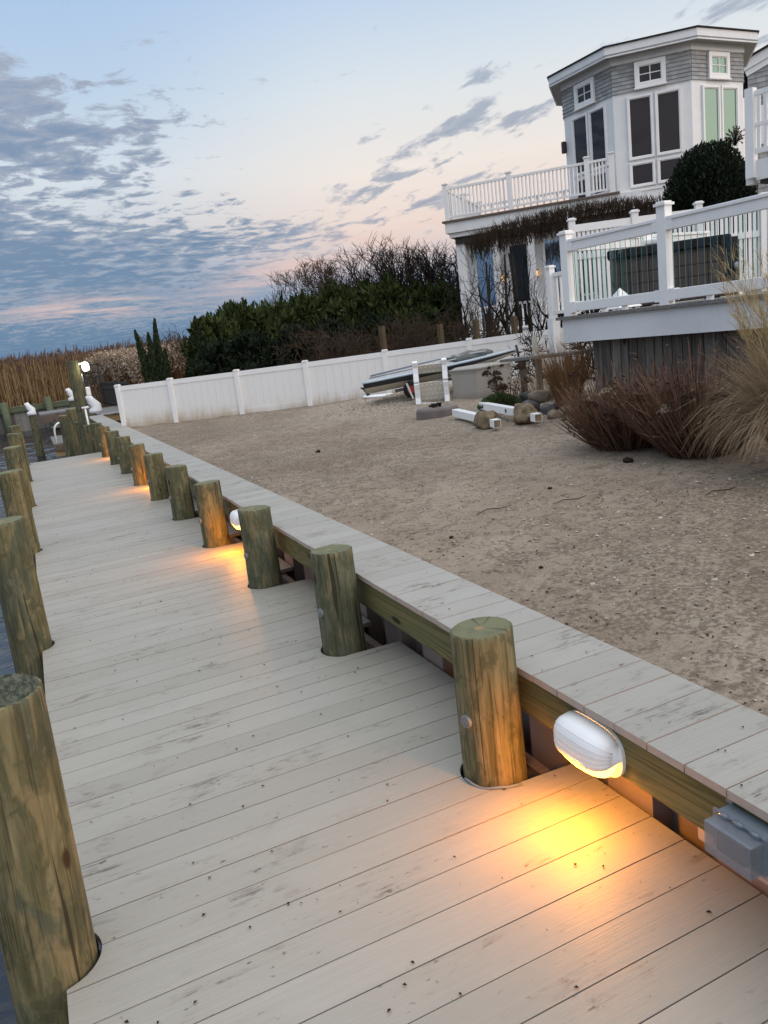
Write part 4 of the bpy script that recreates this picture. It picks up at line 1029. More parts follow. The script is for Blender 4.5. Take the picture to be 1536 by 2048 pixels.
while z_ < zge+GL*slope-.1:
    s_ = max(0, (z_+.16-zge)/slope)
    while s_ < GL:
        w_ = rr(.13, .26); p, q = gq(s_, -.03), gq(min(GL, s_+w_-.008), -.03); p2_, q2_ = gq(s_, 0), gq(min(GL, s_+w_-.008), 0); p3, q3 = gq(s_, -.008), gq(min(GL, s_+w_-.008), -.008)
        m.hexa([(*p2_.xy, z_), (*q2_.xy, z_), (*q.xy, z_), (*p.xy, z_), (*p2_.xy, z_+.15), (*q2_.xy, z_+.15), (*q3.xy, z_+.15), (*p3.xy, z_+.15)], 0, random.random()); s_ += w_
    z_ += .145
m.build('shingles', 'shingle', gw)
m = MB(); p, q = gq(-.15, -.10), gq(GL, -.10); m.bar((p.x, p.y, zge-.02), (q.x, q.y, zge+GL*slope+.02), .05, .26); p, q = gq(-.05, -.06), gq(GL, -.06); m.bar((p.x, p.y, zge-.22), (q.x, q.y, zge+GL*slope-.20), .05, .16); m.build('rake_board', 'white_paint', gw)
m = MB(); p, q = gq(-.2, 2.4), gq(GL, 2.4); m.bar((p.x, p.y, zge+.14), (q.x, q.y, zge+GL*slope+.18), 5.2, .05); m.build('roof', 'roof_shingle', gw)
window(gq(0, 0), gu, gn, .42, 1.1, 6.1, 7.0, 'pane_dark', gw, .10)

# raised deck of the next house, at the right edge
rd_ = thing('raised_deck', at_depth(1530, 600, 12), 'white raised deck corner with slatted rail at the right edge', 'deck')
q0 = at_depth(1499, 330, 12.2); q1 = at_depth(1640, 300, 11.4); ru = Vector((q1.x-q0.x, q1.y-q0.y, 0)); RL = ru.length; ru.normalize(); rn_ = Vector((-ru.y, ru.x, 0))
zr = at_depth(1508, 322, 12.2).z; zrt = at_depth(1503, 187, 12.2).z; zrb = at_depth(1505, 368, 12.2).z
def rq(s_, t_): return Vector((q0.x, q0.y, 0))+ru*s_+rn_*t_
m = MB(); m.prism([tuple(rq(.10, 0).xy), tuple(rq(RL, 0).xy), tuple(rq(RL, 4).xy), tuple(rq(.10, 4).xy)], zr-.30, zr); m.build('fascia', 'white_paint', rd_)
m = MB(); m.prism([tuple(rq(.14, .05).xy), tuple(rq(RL, .05).xy), tuple(rq(RL, 4).xy), tuple(rq(.14, 4).xy)], zr-.36, zr-.302); m.build('underside', 'porch_dark', rd_)
m = MB(); p = rq(.05, -.04); m.box((p.x, p.y, (zrt+zr-.26)/2), (.13, .13, zrt-zr+.26), math.atan2(ru.y, ru.x)); m.build('post', 'white_vinyl', rd_)
m = MB(); p = rq(.0, .06); m.box((p.x, p.y, (zr+.7+zrb)/2), (.10, .16, zr+.7-zrb), math.atan2(ru.y, ru.x)); m.build('trim_board', 'white_paint', rd_)
m = MB(); a, b = rq(.10, -.02), rq(RL, -.02)
for zz, hh_ in ((zrt-.08, .07), (zr+.50, .05), (zr+.12, .07)): m.bar((a.x, a.y, zz), (b.x, b.y, zz), .05, hh_)
for i in range(9): p = a.lerp(b, (i+.6)/9); m.box((p.x, p.y, (zrt+zr)/2), (.05, .035, zrt-zr-.18), math.atan2(ru.y, ru.x))
m.build('railing', 'white_vinyl', rd_)

# dark bush in front of the tower
bt_ = at_depth(1414, 283, 15.2); bb = Vector((bt_.x, bt_.y, 1.6)); bH = bt_.z-1.6
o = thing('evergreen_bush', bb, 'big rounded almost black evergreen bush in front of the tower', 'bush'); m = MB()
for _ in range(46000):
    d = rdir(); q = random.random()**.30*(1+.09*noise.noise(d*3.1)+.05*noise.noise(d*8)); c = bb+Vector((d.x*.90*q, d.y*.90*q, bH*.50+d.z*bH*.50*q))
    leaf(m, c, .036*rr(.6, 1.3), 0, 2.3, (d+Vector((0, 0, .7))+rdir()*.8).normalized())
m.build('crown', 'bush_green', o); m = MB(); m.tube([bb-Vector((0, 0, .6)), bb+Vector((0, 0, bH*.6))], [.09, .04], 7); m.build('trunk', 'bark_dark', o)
m = MB()
for _ in range(50):
    c = at_depth(1470, 275, 14.8); d = (Vector((0, 0, .6))+rdir()).normalized(); m.tube([c+Vector((0, 0, -.15)), c+d*.11, c+d*.2+Vector((0, 0, .01))], [.004, .004, .003], 3)
    for k in range(5): leaf(m, c+d*rr(.08, .2), .025, 1)
tag(m.build('seedhead_shrub', ['twig_dark', 'dead_leaf']), 'spiky dead seed head poking above the dark bush', 'plant')

# ------------------------------------------------------------------ glass railed deck with hot tub
gd = thing('glass_railed_deck', at_depth(1330, 720, 7.6), 'raised deck with white posts and glass balusters on weathered planks', 'deck')
ZD = 1.615
DA = at_depth(1133, 636, 9.1); DB = at_depth(1329, 605, 7.88)
du = Vector((DB.x-DA.x, DB.y-DA.y, 0)); DL = du.length; du.normalize(); dn = Vector((-du.y, du.x, 0))
if dn.dot(Vector((math.sin(YAW), math.cos(YAW), 0))) < 0: dn = -dn
def dq(s_, t_): return Vector((DA.x, DA.y, 0))+du*s_+dn*t_
DE = DL*2.05
rzd = math.atan2(du.y, du.x)
def slabd(mb, s0, s1, t0, t1, z0, z1, rnd=0): mb.prism([tuple(dq(s0, t0).xy), tuple(dq(s1, t0).xy), tuple(dq(s1, t1).xy), tuple(dq(s0, t1).xy)], z0, z1, 0, rnd)
m = MB(); slabd(m, -.12, DE+1, -.06, 4.2, ZD-.035, ZD); m.build('floor', 'grey_plank', gd)
m = MB(); slabd(m, -.05, DE+1, -.02, .05, ZD-.30, ZD-.037); slabd(m, -.05, .03, .05, 4.0, ZD-.30, ZD-.037); m.build('fascia', 'white_fascia', gd)
m = MB(); s_ = .30
while s_ < DE+.9:
    w_ = rr(.105, .15); slabd(m, s_, s_+w_-.014, .09+rr(0, .014), .125, .25, ZD-.302, random.random()); s_ += w_
s_ = .0
while s_ < 3.6:
    w_ = rr(.105, .15); m.prism([tuple(dq(.28, .14+s_).xy), tuple(dq(.31, .14+s_).xy), tuple(dq(.31, .14+s_+w_-.008).xy), tuple(dq(.28, .14+s_+w_-.008).xy)], .25, ZD-.302, 0, random.random()); s_ += w_
m.build('skirt', 'weathered_plank', gd)
m = MB(); slabd(m, .34, DE+.9, .135, .15, .25, ZD-.31); m.build('skirt_gap_shade', 'porch_dark', gd)  # dark sheet put behind the planks as the shade in their gaps
GH = .865
for s_, h in ((.03, .91), (DL, .955), (DL*2.0, .955)): post(gd, dq(s_, .04), ZD, h, .105, rzd)
def glass_bay(s0, s1, t0=.04, t1=.04, n=15):
    a, b = dq(s0, t0), dq(s1, t1)
    m = MB(); m.bar((a.x, a.y, ZD+GH-.10), (b.x, b.y, ZD+GH-.10), .055, .10); m.bar((a.x, a.y, ZD+GH-.035), (b.x, b.y, ZD+GH-.035), .085, .035); m.build('rail', 'white_vinyl', gd, bevel=.006); m = MB(); m.bar((a.x, a.y, ZD+.095), (b.x, b.y, ZD+.095), .055, .105)
    m.build('rail', 'white_vinyl', gd, bevel=.006)
    m = MB(); d_ = (b-a); L = d_.length; d_.normalize(); nn = Vector((-d_.y, d_.x, 0))*.004
    for i in range(n):
        s_ = L*(i+.5)/n; w_ = L/n*.26; p, q = a+d_*(s_-w_), a+d_*(s_+w_); z0, z1 = ZD+.15, ZD+GH-.152
        P_ = [(*(p-nn).xy, z0), (*(q-nn).xy, z0), (*(q+nn).xy, z0), (*(p+nn).xy, z0), (*(p-nn).xy, z1), (*(q-nn).xy, z1), (*(q+nn).xy, z1), (*(p+nn).xy, z1)]
        m.add(P_, [(0, 1, 5, 4), (2, 3, 7, 6)], 0); m.add(P_, [(1, 2, 6, 5), (3, 0, 4, 7)], 1)
    m.build('glass_balusters', ['glass_strip', 'glass_edge'], gd)
    for e, sg in ((a, 1), (b, -1)):
        for zz in (ZD+.095, ZD+GH-.085):
            p = e+d_*sg*.03; m = MB(); m.box((p.x, p.y, zz), (.075, .08, .12), math.atan2(d_.y, d_.x)); m.build('bracket', 'white_vinyl', gd)
glass_bay(.09, DL-.055, n=9); glass_bay(DL+.055, DL*2-.055, n=9)
glass_bay(.03, .03, .12, 1.25, 8); post(gd, dq(.03, 1.30), ZD, .95, .10, rzd); glass_bay(.03, .03, 1.36, 2.5, 8)
for s_ in (.55, .85, DL+.5): p = dq(s_, .05); m = MB(); m.box((p.x, p.y, ZD+.03), (.05, .05, .06), rzd); m.build('support_block', 'white_vinyl', gd)
# low rail seen past the left post
lr = thing('stair_rail', at_depth(1106, 632, 12), 'short white baluster rail left of the glass railed deck', 'railing')
a, b = at_depth(1106, 630, 12.6), at_depth(1150, 624, 12.2)
post(lr, Vector((a.x, a.y, 0)), 1.58, .80, .10); 
m = MB(); m.box((a.x, a.y, .9), (.14, .14, 1.4)); m.build('post_base', 'white_paint', lr)
baluster_rail(lr, Vector((a.x+.04, a.y, 0)), Vector((b.x, b.y, 0)), 1.58, .72, 4, bw=.03)
# privacy screen behind the tub
pf = thing('privacy_screen', at_depth(1300, 600, 11.5), 'white slatted privacy screen behind the hot tub', 'screen')
s0, s1 = at_depth(1143, 446, 12.2), at_depth(1570, 395, 11.9); sv = Vector((s1.x-s0.x, s1.y-s0.y, 0)); SL = sv.length; sv.normalize(); zs = s0.z
def sq(s_): return Vector((s0.x, s0.y, 0))+sv*s_
m = MB(); n = 46
for i in range(n):
    a, b = sq(SL*i/n+.012), sq(SL*(i+1)/n-.012); m.bar((a.x, a.y, (ZD+zs-.1)/2), (a.x+.0001, a.y, (ZD+zs-.1)/2), .001, .001) if 0 else None
    c = (a+b)/2; m.box((c.x, c.y, (ZD+.1+zs-.12)/2), ((b-a).length, .02, zs-.12-ZD-.1), math.atan2(sv.y, sv.x))
m.build('slats', 'white_vinyl', pf)
a, b = sq(0), sq(SL)
for zz, hh_ in ((zs-.09, .11), (zs-.52, .09), (ZD+.1, .09)):
    m = MB(); m.bar((a.x, a.y, zz), (b.x, b.y, zz), .05, hh_); m.build('rail', 'white_vinyl', pf)
for f_ in (0, .30, .60, .9): post(pf, sq(SL*f_), ZD, zs-ZD+.03, .10, math.atan2(sv.y, sv.x))
# hot tub
ht = thing('hot_tub', at_depth(1340, 590, 9.3), 'dark brown hot tub with black cover behind the glass railing', 'hot tub')
h0, h1 = at_depth(1224, 600, 9.6), at_depth(1458, 570, 9.15); hv = Vector((h1.x-h0.x, h1.y-h0.y, 0)); HL = hv.length; hv.normalize(); hn = Vector((-hv.y, hv.x, 0))
def hq(s_, t_): return Vector((h0.x, h0.y, 0))+hv*s_+hn*t_
HZ = ZD+.60
m = MB()
for i in range(12):
    for j in range(4):
        p = [hq(HL*i/12+.004, 0), hq(HL*(i+1)/12-.004, 0), hq(HL*(i+1)/12-.004, .05), hq(HL*i/12+.004, .05)]
        m.prism([tuple(k.xy) for k in p], ZD+.02+j*.135, ZD+.02+(j+1)*.135-.010)
m.prism([tuple(hq(0, .03).xy), tuple(hq(HL, .03).xy), tuple(hq(HL, 1.5).xy), tuple(hq(0, 1.5).xy)], ZD+.01, HZ-.005); m.build('cabinet', 'spa_cabinet', ht)
m = MB(); m.prism([tuple(hq(-.03, -.03).xy), tuple(hq(HL+.03, -.03).xy), tuple(hq(HL+.03, 1.55).xy), tuple(hq(-.03, 1.55).xy)], HZ, HZ+.11); m.build('cover', 'spa_cover', ht, bevel=.02)
m = MB(); p = hq(HL+.02, .02); m.box((p.x, p.y, ZD+.34), (.12, .12, .66)); m.build('corner_post', 'spa_cover', ht)
m = MB(); p = hq(HL+.07, -.05); m.lathe([(.03, 0), (.045, .015), (.02, .03)], (p.x, p.y, ZD+.34), 12, 0, True, Matrix.Rotation(RAD(90), 3, 'X')); m.build('control_knob', 'galvanised', ht)
p = hq(.42, .25); m = MB(); m.box((p.x, p.y, HZ+.155), (.34, .22, .07), math.atan2(hv.y, hv.x)); tag(m.build('folded_cover', 'white_paint', bevel=.02), 'pale folded cloth lying on the hot tub cover', 'cloth')
p = dq(.32, .55); m = MB(); a_ = .17
m.add([(p.x-a_, p.y-a_, ZD+.02), (p.x+a_, p.y-a_, ZD+.02), (p.x+a_, p.y+a_, ZD+.02), (p.x-a_, p.y+a_, ZD+.02), (p.x, p.y, ZD+.25)], [(0, 1, 4), (1, 2, 4), (2, 3, 4), (3, 0, 4), (3, 2, 1, 0)])
tag(m.build('skylight', 'white_plastic'), 'small white pyramid cover behind the left glass panel', 'cover')

# ------------------------------------------------------------------ things lying on the lot
# storage bin
def frame_from(pxa, pya, pxb, pyb):
    a, b = at_ground(pxa, pya), at_ground(pxb, pyb); u = Vector((b.x-a.x, b.y-a.y, 0)); L = u.length; u.normalize(); n = Vector((-u.y, u.x, 0)); return a, u, n, L
c_ = at_ground(956, 786); bz = c_.z-.02
sb = thing('storage_bin', c_, 'beige resin storage box with a lid beside the upended chair', 'storage box')
view = Vector((c_.x-CAM.x, c_.y-CAM.y, 0)).normalized(); vr = Vector((view.y, -view.x, 0))
uL = (-vr*.90+view*.42).normalized(); uR = (vr*.62+view*.78).normalized()
def sbq(s_, t_): return Vector((c_.x, c_.y, 0))+uL*s_+uR*t_
LA, LB, HB = .44, .92, .50
def ring(mb, e0, z0, e1, z1):
    pts = []
    for e, z_ in ((e0, z0), (e1, z1)):
        for s_, t_ in ((-e, -e), (LA+e, -e), (LA+e, LB+e), (-e, LB+e)): q = sbq(s_, t_); pts.append((q.x, q.y, z_))
    mb.hexa([pts[0], pts[3], pts[2], pts[1], pts[4], pts[7], pts[6], pts[5]])
m = MB(); ring(m, -.02, bz, .0, bz+.1); ring(m, -.005, bz+.1, .005, bz+HB-.07); ring(m, .012, bz+HB-.07, .012, bz+HB-.035); m.build('body', 'grey_resin', sb, bevel=.008)
m = MB(); ring(m, .025, bz+HB-.033, .03, bz+HB); ring(m, .01, bz+HB, -.05, bz+HB+.03); m.build('lid', 'grey_resin', sb, bevel=.008)
m = MB()
for t_ in (.28, .62): q = sbq(-.03, t_); m.box((q.x, q.y, bz+HB-.03), (.03, .08, .04), math.atan2(uR.y, uR.x))
m.build('latch', 'black_metal', sb)

# upended moulded chair
p0 = at_ground(852, 793)
ch_ = thing('plastic_chair', p0, 'upended cream plastic lounge chair leaning on the boat', 'chair')
cu = Vector((math.cos(YAW+.35), -math.sin(YAW+.35)+.25, 0)).normalized(); cv2 = Vector((-cu.y, cu.x, 0))
if cv2.y < 0: cv2 = -cv2
CW = .47; cz = p0.z-.02
def cq(s_, t_, z_): p = p0+cu*s_+cv2*t_; return Vector((p.x, p.y, cz+z_))
for s_ in (-.13, CW-.13):
    prof = [(-.02, 0), (.03, .12), (.02, .26), (.00, .36), (.07, .50), (.10, .60), (.07, .70)]
    m = MB()
    for (t0, z0), (t1, z1) in zip(prof, prof[1:]): m.bar(cq(s_, t0, z0), cq(s_, t1, z1), .10 if z0 > .3 else .13, .085, up=cu)
    m.build('side_rail', 'white_plastic', ch_, bevel=.012)
def perforated(t0, z0, t1, z1, nm, rows):
    m = MB(); a, b = cq(-.10, t0, z0), cq(CW-.16, t0, z0); c, d = cq(CW-.16, t1, z1), cq(-.10, t1, z1)
    nn = (b-a).cross(d-a).normalized()*.02; m.hexa([a, b, b+nn, a+nn, d, c, c+nn, d+nn]); o = m.build(nm, 'cream_plastic', ch_, bevel=.006)
    h = MB(); g = -(b-a).cross(d-a).normalized()
    if g.dot(CAM-a) < 0: g = -g
    off_ = g*.004 if (nn.dot(g) < 0) else nn+g*.004
    for i in range(5):
        for j in range(rows):
            p = a.lerp(b, (i+.5+(.25 if j % 2 else -.1))/5.4); q = d.lerp(c, (i+.5+(.25 if j % 2 else -.1))/5.4); e = p.lerp(q, (j+.5)/rows)+off_
            ax = (b-a).normalized()*.018; ay = (d-a).normalized()*.008; h.add([e-ax-ay, e+ax-ay, e+ax+ay, e-ax+ay], [(0, 1, 2, 3)])
    h.build('slot', 'white_vinyl', o)
perforated(.16, .06, .05, .36, 'seat', 4); perforated(.20, .50, .12, .64, 'backrest', 2)
m = MB(); m.bar(cq(-.1, .0, .03), cq(CW-.2, -.02, .0), .06, .03); m.build('front_bar', 'white_plastic', ch_)
m = MB(); m.bar(cq(-.21, .1, .10), cq(-.30, .16, .36), .16, .03, up=cu); m.build('armrest', 'cream_plastic', ch_, bevel=.01)

# sailing dinghy on a trailer
bt = thing('sailing_dinghy', at_ground(800, 800), 'pale blue decked sailing dinghy with black side stripe on a trailer', 'boat')
b0 = at_depth(734, 766, 13.6); b1 = at_depth(1032, 706, 12.9); bv2 = b1-b0; BL = bv2.length; bd = bv2.normalized(); bs = bd.cross(Vector((0, 0, 1))).normalized(); bu = bs.cross(bd)
m = MB(); NS, rings = 14, []
for i in range(NS+1):
    f_ = i/NS; hw = .40*(1-.30*(1-f_)**2)*(1-max(0, f_-.35)/.65)**.62 if f_ < 1 else .004
    hw = max(hw, .006); dp = .19*(1-max(0, f_-.6)/.4*.75); c = b0+bd*BL*f_+bu*(.05*f_**3)
    sec = [(-1, 0), (-1.0, -.30), (-.93, -.42), (-.62, -.86), (0, -1.0), (.62, -.86), (.93, -.42), (1.0, -.30), (1, 0), (.5, .10), (0, .14), (-.5, .10)]
    rings.append([c+bs*hw*a+bu*(dp*b_ if b_ < 0 else b_*.25) for a, b_ in sec])
n = 12
vs = [q for r_ in rings for q in r_]; hullf = {0: [], 1: [], 2: []}
for i in range(NS):
    for j in range(n):
        mi = 2 if j >= 8 else (1 if j in (0, 1, 6, 7) else 0); hullf[mi].append((i*n+j, i*n+(j+1) % n, (i+1)*n+(j+1) % n, (i+1)*n+j))
for mi in (0, 1): m.add(vs, hullf[mi], mi, 0, True)
m.add(rings[0], [tuple(range(n))], 2); m.build('hull', ['hull_cream', 'navy_hull', 'white_plastic'], bt)
m = MB(); m.add(vs, hullf[2], 0, 0, True); m.build('foredeck', 'pale_blue_deck', bt)
m = MB()
for s_ in (-1, 1): m.tube([rings[i][8 if s_ > 0 else 0]+bu*.012+bs*.01*s_ for i in range(NS+1)], .016, 6)
m.build('gunwale', 'pale_blue_deck', bt)
m = MB(); m.tube([b0+bd*.05+bu*.10-bs*.15, b0+bd*BL*.5+bu*.15-bs*.1, b0+bd*BL*.82+bu*.13], .016, 6); m.tube([b0+bd*.06+bu*.07, b0+bd*BL*.62+bu*.10], .012, 6); m.build('spar', 'alloy', bt)
m = MB(); m.tube([b0+bd*(BL*.55+.1*i)+bu*(.105+.015*math.sin(i*2.1))-bs*.1 for i in range(9)], [.02, .06, .08, .085, .085, .08, .075, .05, .02], 8); m.build('rolled_sail', 'sail_grey', bt)
t0_ = b0+bd*BL*.32; 
m = MB(); m.bar(t0_-bu*.24-bs*.3, t0_-bu*.24+bs*.3, .06, .05); m.bar(b0+bd*BL*.18-bu*.23, b0+bd*BL*.8-bu*.20, .05, .05); m.bar(b0+bd*BL*.26-bu*.3, b0+bd*BL*.26-bu*.12, .05, .03); m.build('trailer', 'galvanised', bt)
for s_ in (-1, 1):
    c = t0_-bu*.24+bs*s_*.34; wq = bs.to_track_quat('Z', 'Y').to_matrix(); m = MB(); m.lathe([(.06, -.045), (.13, -.045), (.145, -.02), (.145, .02), (.13, .045), (.06, .045)], c, 20, 0, True, wq); wh = m.build('wheel', 'rubber', bt)
    m = MB(); m.lathe([(.02, -.05), (.065, -.05), (.065, .05), (.02, .05)], c, 14, 0, False, wq); m.build('rim', 'red_paint', wh)
# surfboard under it
s0 = at_ground(716, 800); s1 = at_ground(880, 788); sf = thing('surfboard', s0, 'white surfboard with black fin lying under the boat', 'surfboard')
sdv = Vector((s1.x-s0.x, s1.y-s0.y, 0)).normalized(); ssv = Vector((-sdv.y, sdv.x, 0)); m = MB(); rings = []
for i in range(15):
    f_ = i/14; hw = .24*math.sin(math.pi*min(1, max(0, f_*.96+.02)))**.6+.004; c = s0+sdv*1.75*f_+Vector((0, 0, .035+.05*f_))+ssv*.18
    rings.append([c+ssv*hw*math.cos(a)+Vector((0, 0, .03*math.sin(a))) for a in [2*math.pi*k/12 for k in range(12)]])
m.add([q for r_ in rings for q in r_], [(i*12+j, i*12+(j+1) % 12, (i+1)*12+(j+1) % 12, (i+1)*12+j) for i in range(14) for j in range(12)], 0, 0, True); m.build('board', 'white_plastic', sf)
m = MB(); fb0 = s0+sdv*.14+ssv*.12+Vector((0, 0, .06)); pr = [(0, 0), (-.02, .05), (-.09, .12), (-.16, .15), (-.14, .17), (-.05, .155), (.03, .11), (.09, .02)]
vs = [fb0+sdv*a+Vector((0, 0, b_))-ssv*.006 for a, b_ in pr]+[fb0+sdv*a+Vector((0, 0, b_))+ssv*.006 for a, b_ in pr]
k = len(pr); m.add(vs, [tuple(range(k)), tuple(range(2*k-1, k-1, -1))]+[(i, k+i, k+(i+1) % k, (i+1) % k) for i in range(k)]); m.build('fin', 'black_metal', sf)

# grey slab bench with a loose white post
sl0 = at_depth(1004, 722, 11.4); sl1 = at_depth(1125, 697, 10.6)
bn = thing('slab_bench', Vector((sl0.x, sl0.y, .5)), 'weathered grey plank bench on posts by the stones', 'bench')
bdv = Vector((sl1.x-sl0.x, sl1.y-sl0.y, 0)).normalized(); bnv = Vector((-bdv.y, bdv.x, 0)); SLn = (sl1-sl0).length; zt = sl0.z
m = MB()
for k in range(3): a = sl0+bnv*(.02+.16*k); b = sl0+bdv*SLn*1.2+bnv*(.02+.16*k); m.bar((a.x, a.y, zt-.0), (b.x, b.y, zt+.03), .15, .04, 0, random.random())
m.build('top', 'grey_plank', bn)
for s_ in (.26, .52, 1.0):
    p = sl0+bdv*s_*SLn+bnv*.12; m = MB(); m.box((p.x, p.y, (zt+.3)/2), (.06, .08, zt-.3), .3); m.build('leg', 'weathered_plank', bn)
p = at_depth(1071, 710, 11.2); m = MB(); m.box((p.x, p.y, zt+.15), (.055, .055, .25), .2); m.box((p.x, p.y, zt+.29), (.04, .04, .04), .2)
tag(m.build('white_post', 'cream_plastic'), 'short cream post standing on the grey plank bench', 'post')
m = MB(); p = at_depth(1032, 690, 11.8); m.tube([p, p+Vector((.03, 0, -.15)), p+Vector((.02, 0, -.22))], .02, 6); m.lathe([(.05, 0), (.06, .03), (.02, .05)], p+Vector((.02, 0, -.27)), 10); m.lathe([(.03, 0), (.045, .03), (.02, .05)], p+Vector((.15, -.05, -.27)), 10)
tag(m.build('boat_winch', 'black_metal'), 'small black winch fitting at the bow of the dinghy', 'winch')

# mauve plastic base
c_ = at_ground(876, 836); m = MB(); vd = Vector((math.sin(YAW+.1), math.cos(YAW+.1), 0)); vx = Vector((vd.y, -vd.x, 0)); cc = c_+vd*.22
def plinth(r0, r1, z0, z1):
    pts = []
    for r_, z_ in ((r0, z0), (r1, z1)):
        for i in range(10):
            a = 2*math.pi*(i+.5)/10; q = cc+vx*math.cos(a)*.33*r_+vd*math.sin(a)*.24*r_; pts.append((q.x, q.y, c_.z+z_))
    m.add(pts, [(i, (i+1) % 10, 10+(i+1) % 10, 10+i) for i in range(10)]+[tuple(range(10, 20))])
plinth(1.0, .97, -.03, .10); plinth(.97, .88, .10, .135)
pb = tag(m.build('umbrella_base', 'mauve_plastic', bevel=.008), 'flat mauve brown plastic umbrella base on the sand', 'umbrella base')
m = MB()
for _ in range(60): leaf(m, Vector((cc.x-.02+rr(-.09, .09), cc.y+rr(-.05, .05), c_.z+.15+rr(0, .03))), .03)
tag(m.build('leaf_clump', 'debris_dark'), 'dark clump of dead leaves on the mauve base', 'leaves')

# two pulled fence posts with their footings
def lump(c, r_, sc, seed, axis, mname, nm, parent=None, label=None, cat=None, group=None, amp=.28):
    R = axis.to_track_quat('Z', 'Y').to_matrix(); m = MB(); n, k = 18, 11; vs = []
    for i in range(k+1):
        th = math.pi*i/k
        for j in range(n):
            ph = 2*math.pi*j/n; d = Vector((math.sin(th)*math.cos(ph), math.sin(th)*math.sin(ph), math.cos(th)))
            q = 1+amp*noise.noise(d*1.3+Vector((seed*5.3, 0, 0)))+amp*.35*noise.noise(d*4+Vector((seed, 3, 0)))
            e = Vector((abs(d.x)**.8*math.copysign(1, d.x)*sc[0], abs(d.y)**.8*math.copysign(1, d.y)*sc[1], abs(d.z)**.7*math.copysign(1, d.z)*sc[2]))
            vs.append(c+R @ (e*r_*q))
    m.add(vs, [(i*n+j, (i+1)*n+j, (i+1)*n+(j+1) % n, i*n+(j+1) % n) for i in range(k) for j in range(n)], 0, 0, True)
    o = m.build(nm, mname, parent)
    if label: tag(o, label, cat, group)
    return o
def fallen(pa, pb, pc, label, seed, holes):
    """sleeve from pa to pb, footing centred between pb and pc, stub beyond"""
    o = thing('fallen_post', pb, label, 'fence post', 'pulled up fence posts'); d = (pc-pa).normalized(); 
    m = MB(); m.bar(pa, pb+d*.05, .095, .095); sv_ = m.build('sleeve', 'white_vinyl', o, bevel=.004)
    if holes:
        m = MB(); s_ = d.cross(Vector((0, 0, 1))).normalized(); u_ = s_.cross(d)
        side = s_ if s_.dot(CAM-pa) > 0 else -s_
        for f_ in (.12, .86): c = pa.lerp(pb, f_)+side*.0485; a_, b_ = d*.03, u_*.022; m.add([c-a_-b_, c+a_-b_, c+a_+b_, c-a_+b_], [(0, 1, 2, 3)])
        m.build('slot', 'black_metal', sv_)
    lump((pb+pc)/2, .125, (1, 1, 1.25), seed, d, 'footing', 'footing', o, amp=.35)
    m = MB(); m.bar(pc-d*.1, pc+d*.03, .09, .09); m.build('stub', 'white_vinyl', o)
    m = MB(); m.bar(pc+d*.030, pc+d*.034, .075, .075); m.build('stub_core', 'footing', o)
g_ = lambda px_, py_, dz: at_ground(px_, py_)+Vector((0, 0, dz))
fallen(g_(912, 838, .09), g_(954, 850, .10), g_(994, 862, .09), 'fallen white fence post left of another, sandy footing', 1, False)
fallen(g_(966, 824, .09), g_(1030, 842, .12), g_(1076, 854, .11), 'fallen white fence post with two square holes and round footing', 2, True)

# stones and low plants
stn = [(1062, 822, .15, 'stone_grey'), (1098, 826, .12, 'stone_grey'), (1080, 808, .14, 'stone_tan'), (1120, 812, .13, 'stone_grey'), (1140, 828, .12, 'stone_tan'), (1058, 800, .13, 'stone_grey'), (1112, 836, .10, 'stone_tan'), (978, 806, .12, 'stone_grey'), (1150, 812, .11, 'stone_grey')]
slb = ['flat grey stone left of the stone pile centre', 'rounded blue grey stone in the pile', 'tan stone on top of the pile', 'grey stone behind the blue grey one', 'tan stone at the right of the pile', 'grey stone at the back left of the pile', 'small tan stone at the front of the pile', 'mossy grey stone left of the green juniper', 'grey stone half hidden by the reddish stems']
for i, (a, b, r_, mm_) in enumerate(stn):
    r_ *= .8; p = at_ground(a, b); lump(p+Vector((0, 0, r_*.45+(.12 if i == 2 else 0))), r_, (1.25, .9, .72), i+11, Vector((rr(-.2, .2), rr(-.2, .2), 1)).normalized(), mm_, 'stone', None, slb[i], 'stone', 'garden stones')
p = at_depth(1002, 772, 8.6); gbz = at_ground(1000, 814)
o = thing('juniper_shrub', gbz, 'low bright green juniper shrub beside the stones', 'shrub'); m = MB()
for _ in range(4200):
    a = rr(0, 2*math.pi); q = random.random()**.5; c = gbz+Vector((math.cos(a)*.30*q, math.sin(a)*.30*q, .02+.20*(1-q*q*.8)*random.random()**.5)); leaf(m, c, .014, 0, 4, (Vector((math.cos(a)*q, math.sin(a)*q, .8))+rdir()*.5).normalized())
m.build('foliage', 'low_juniper', o)

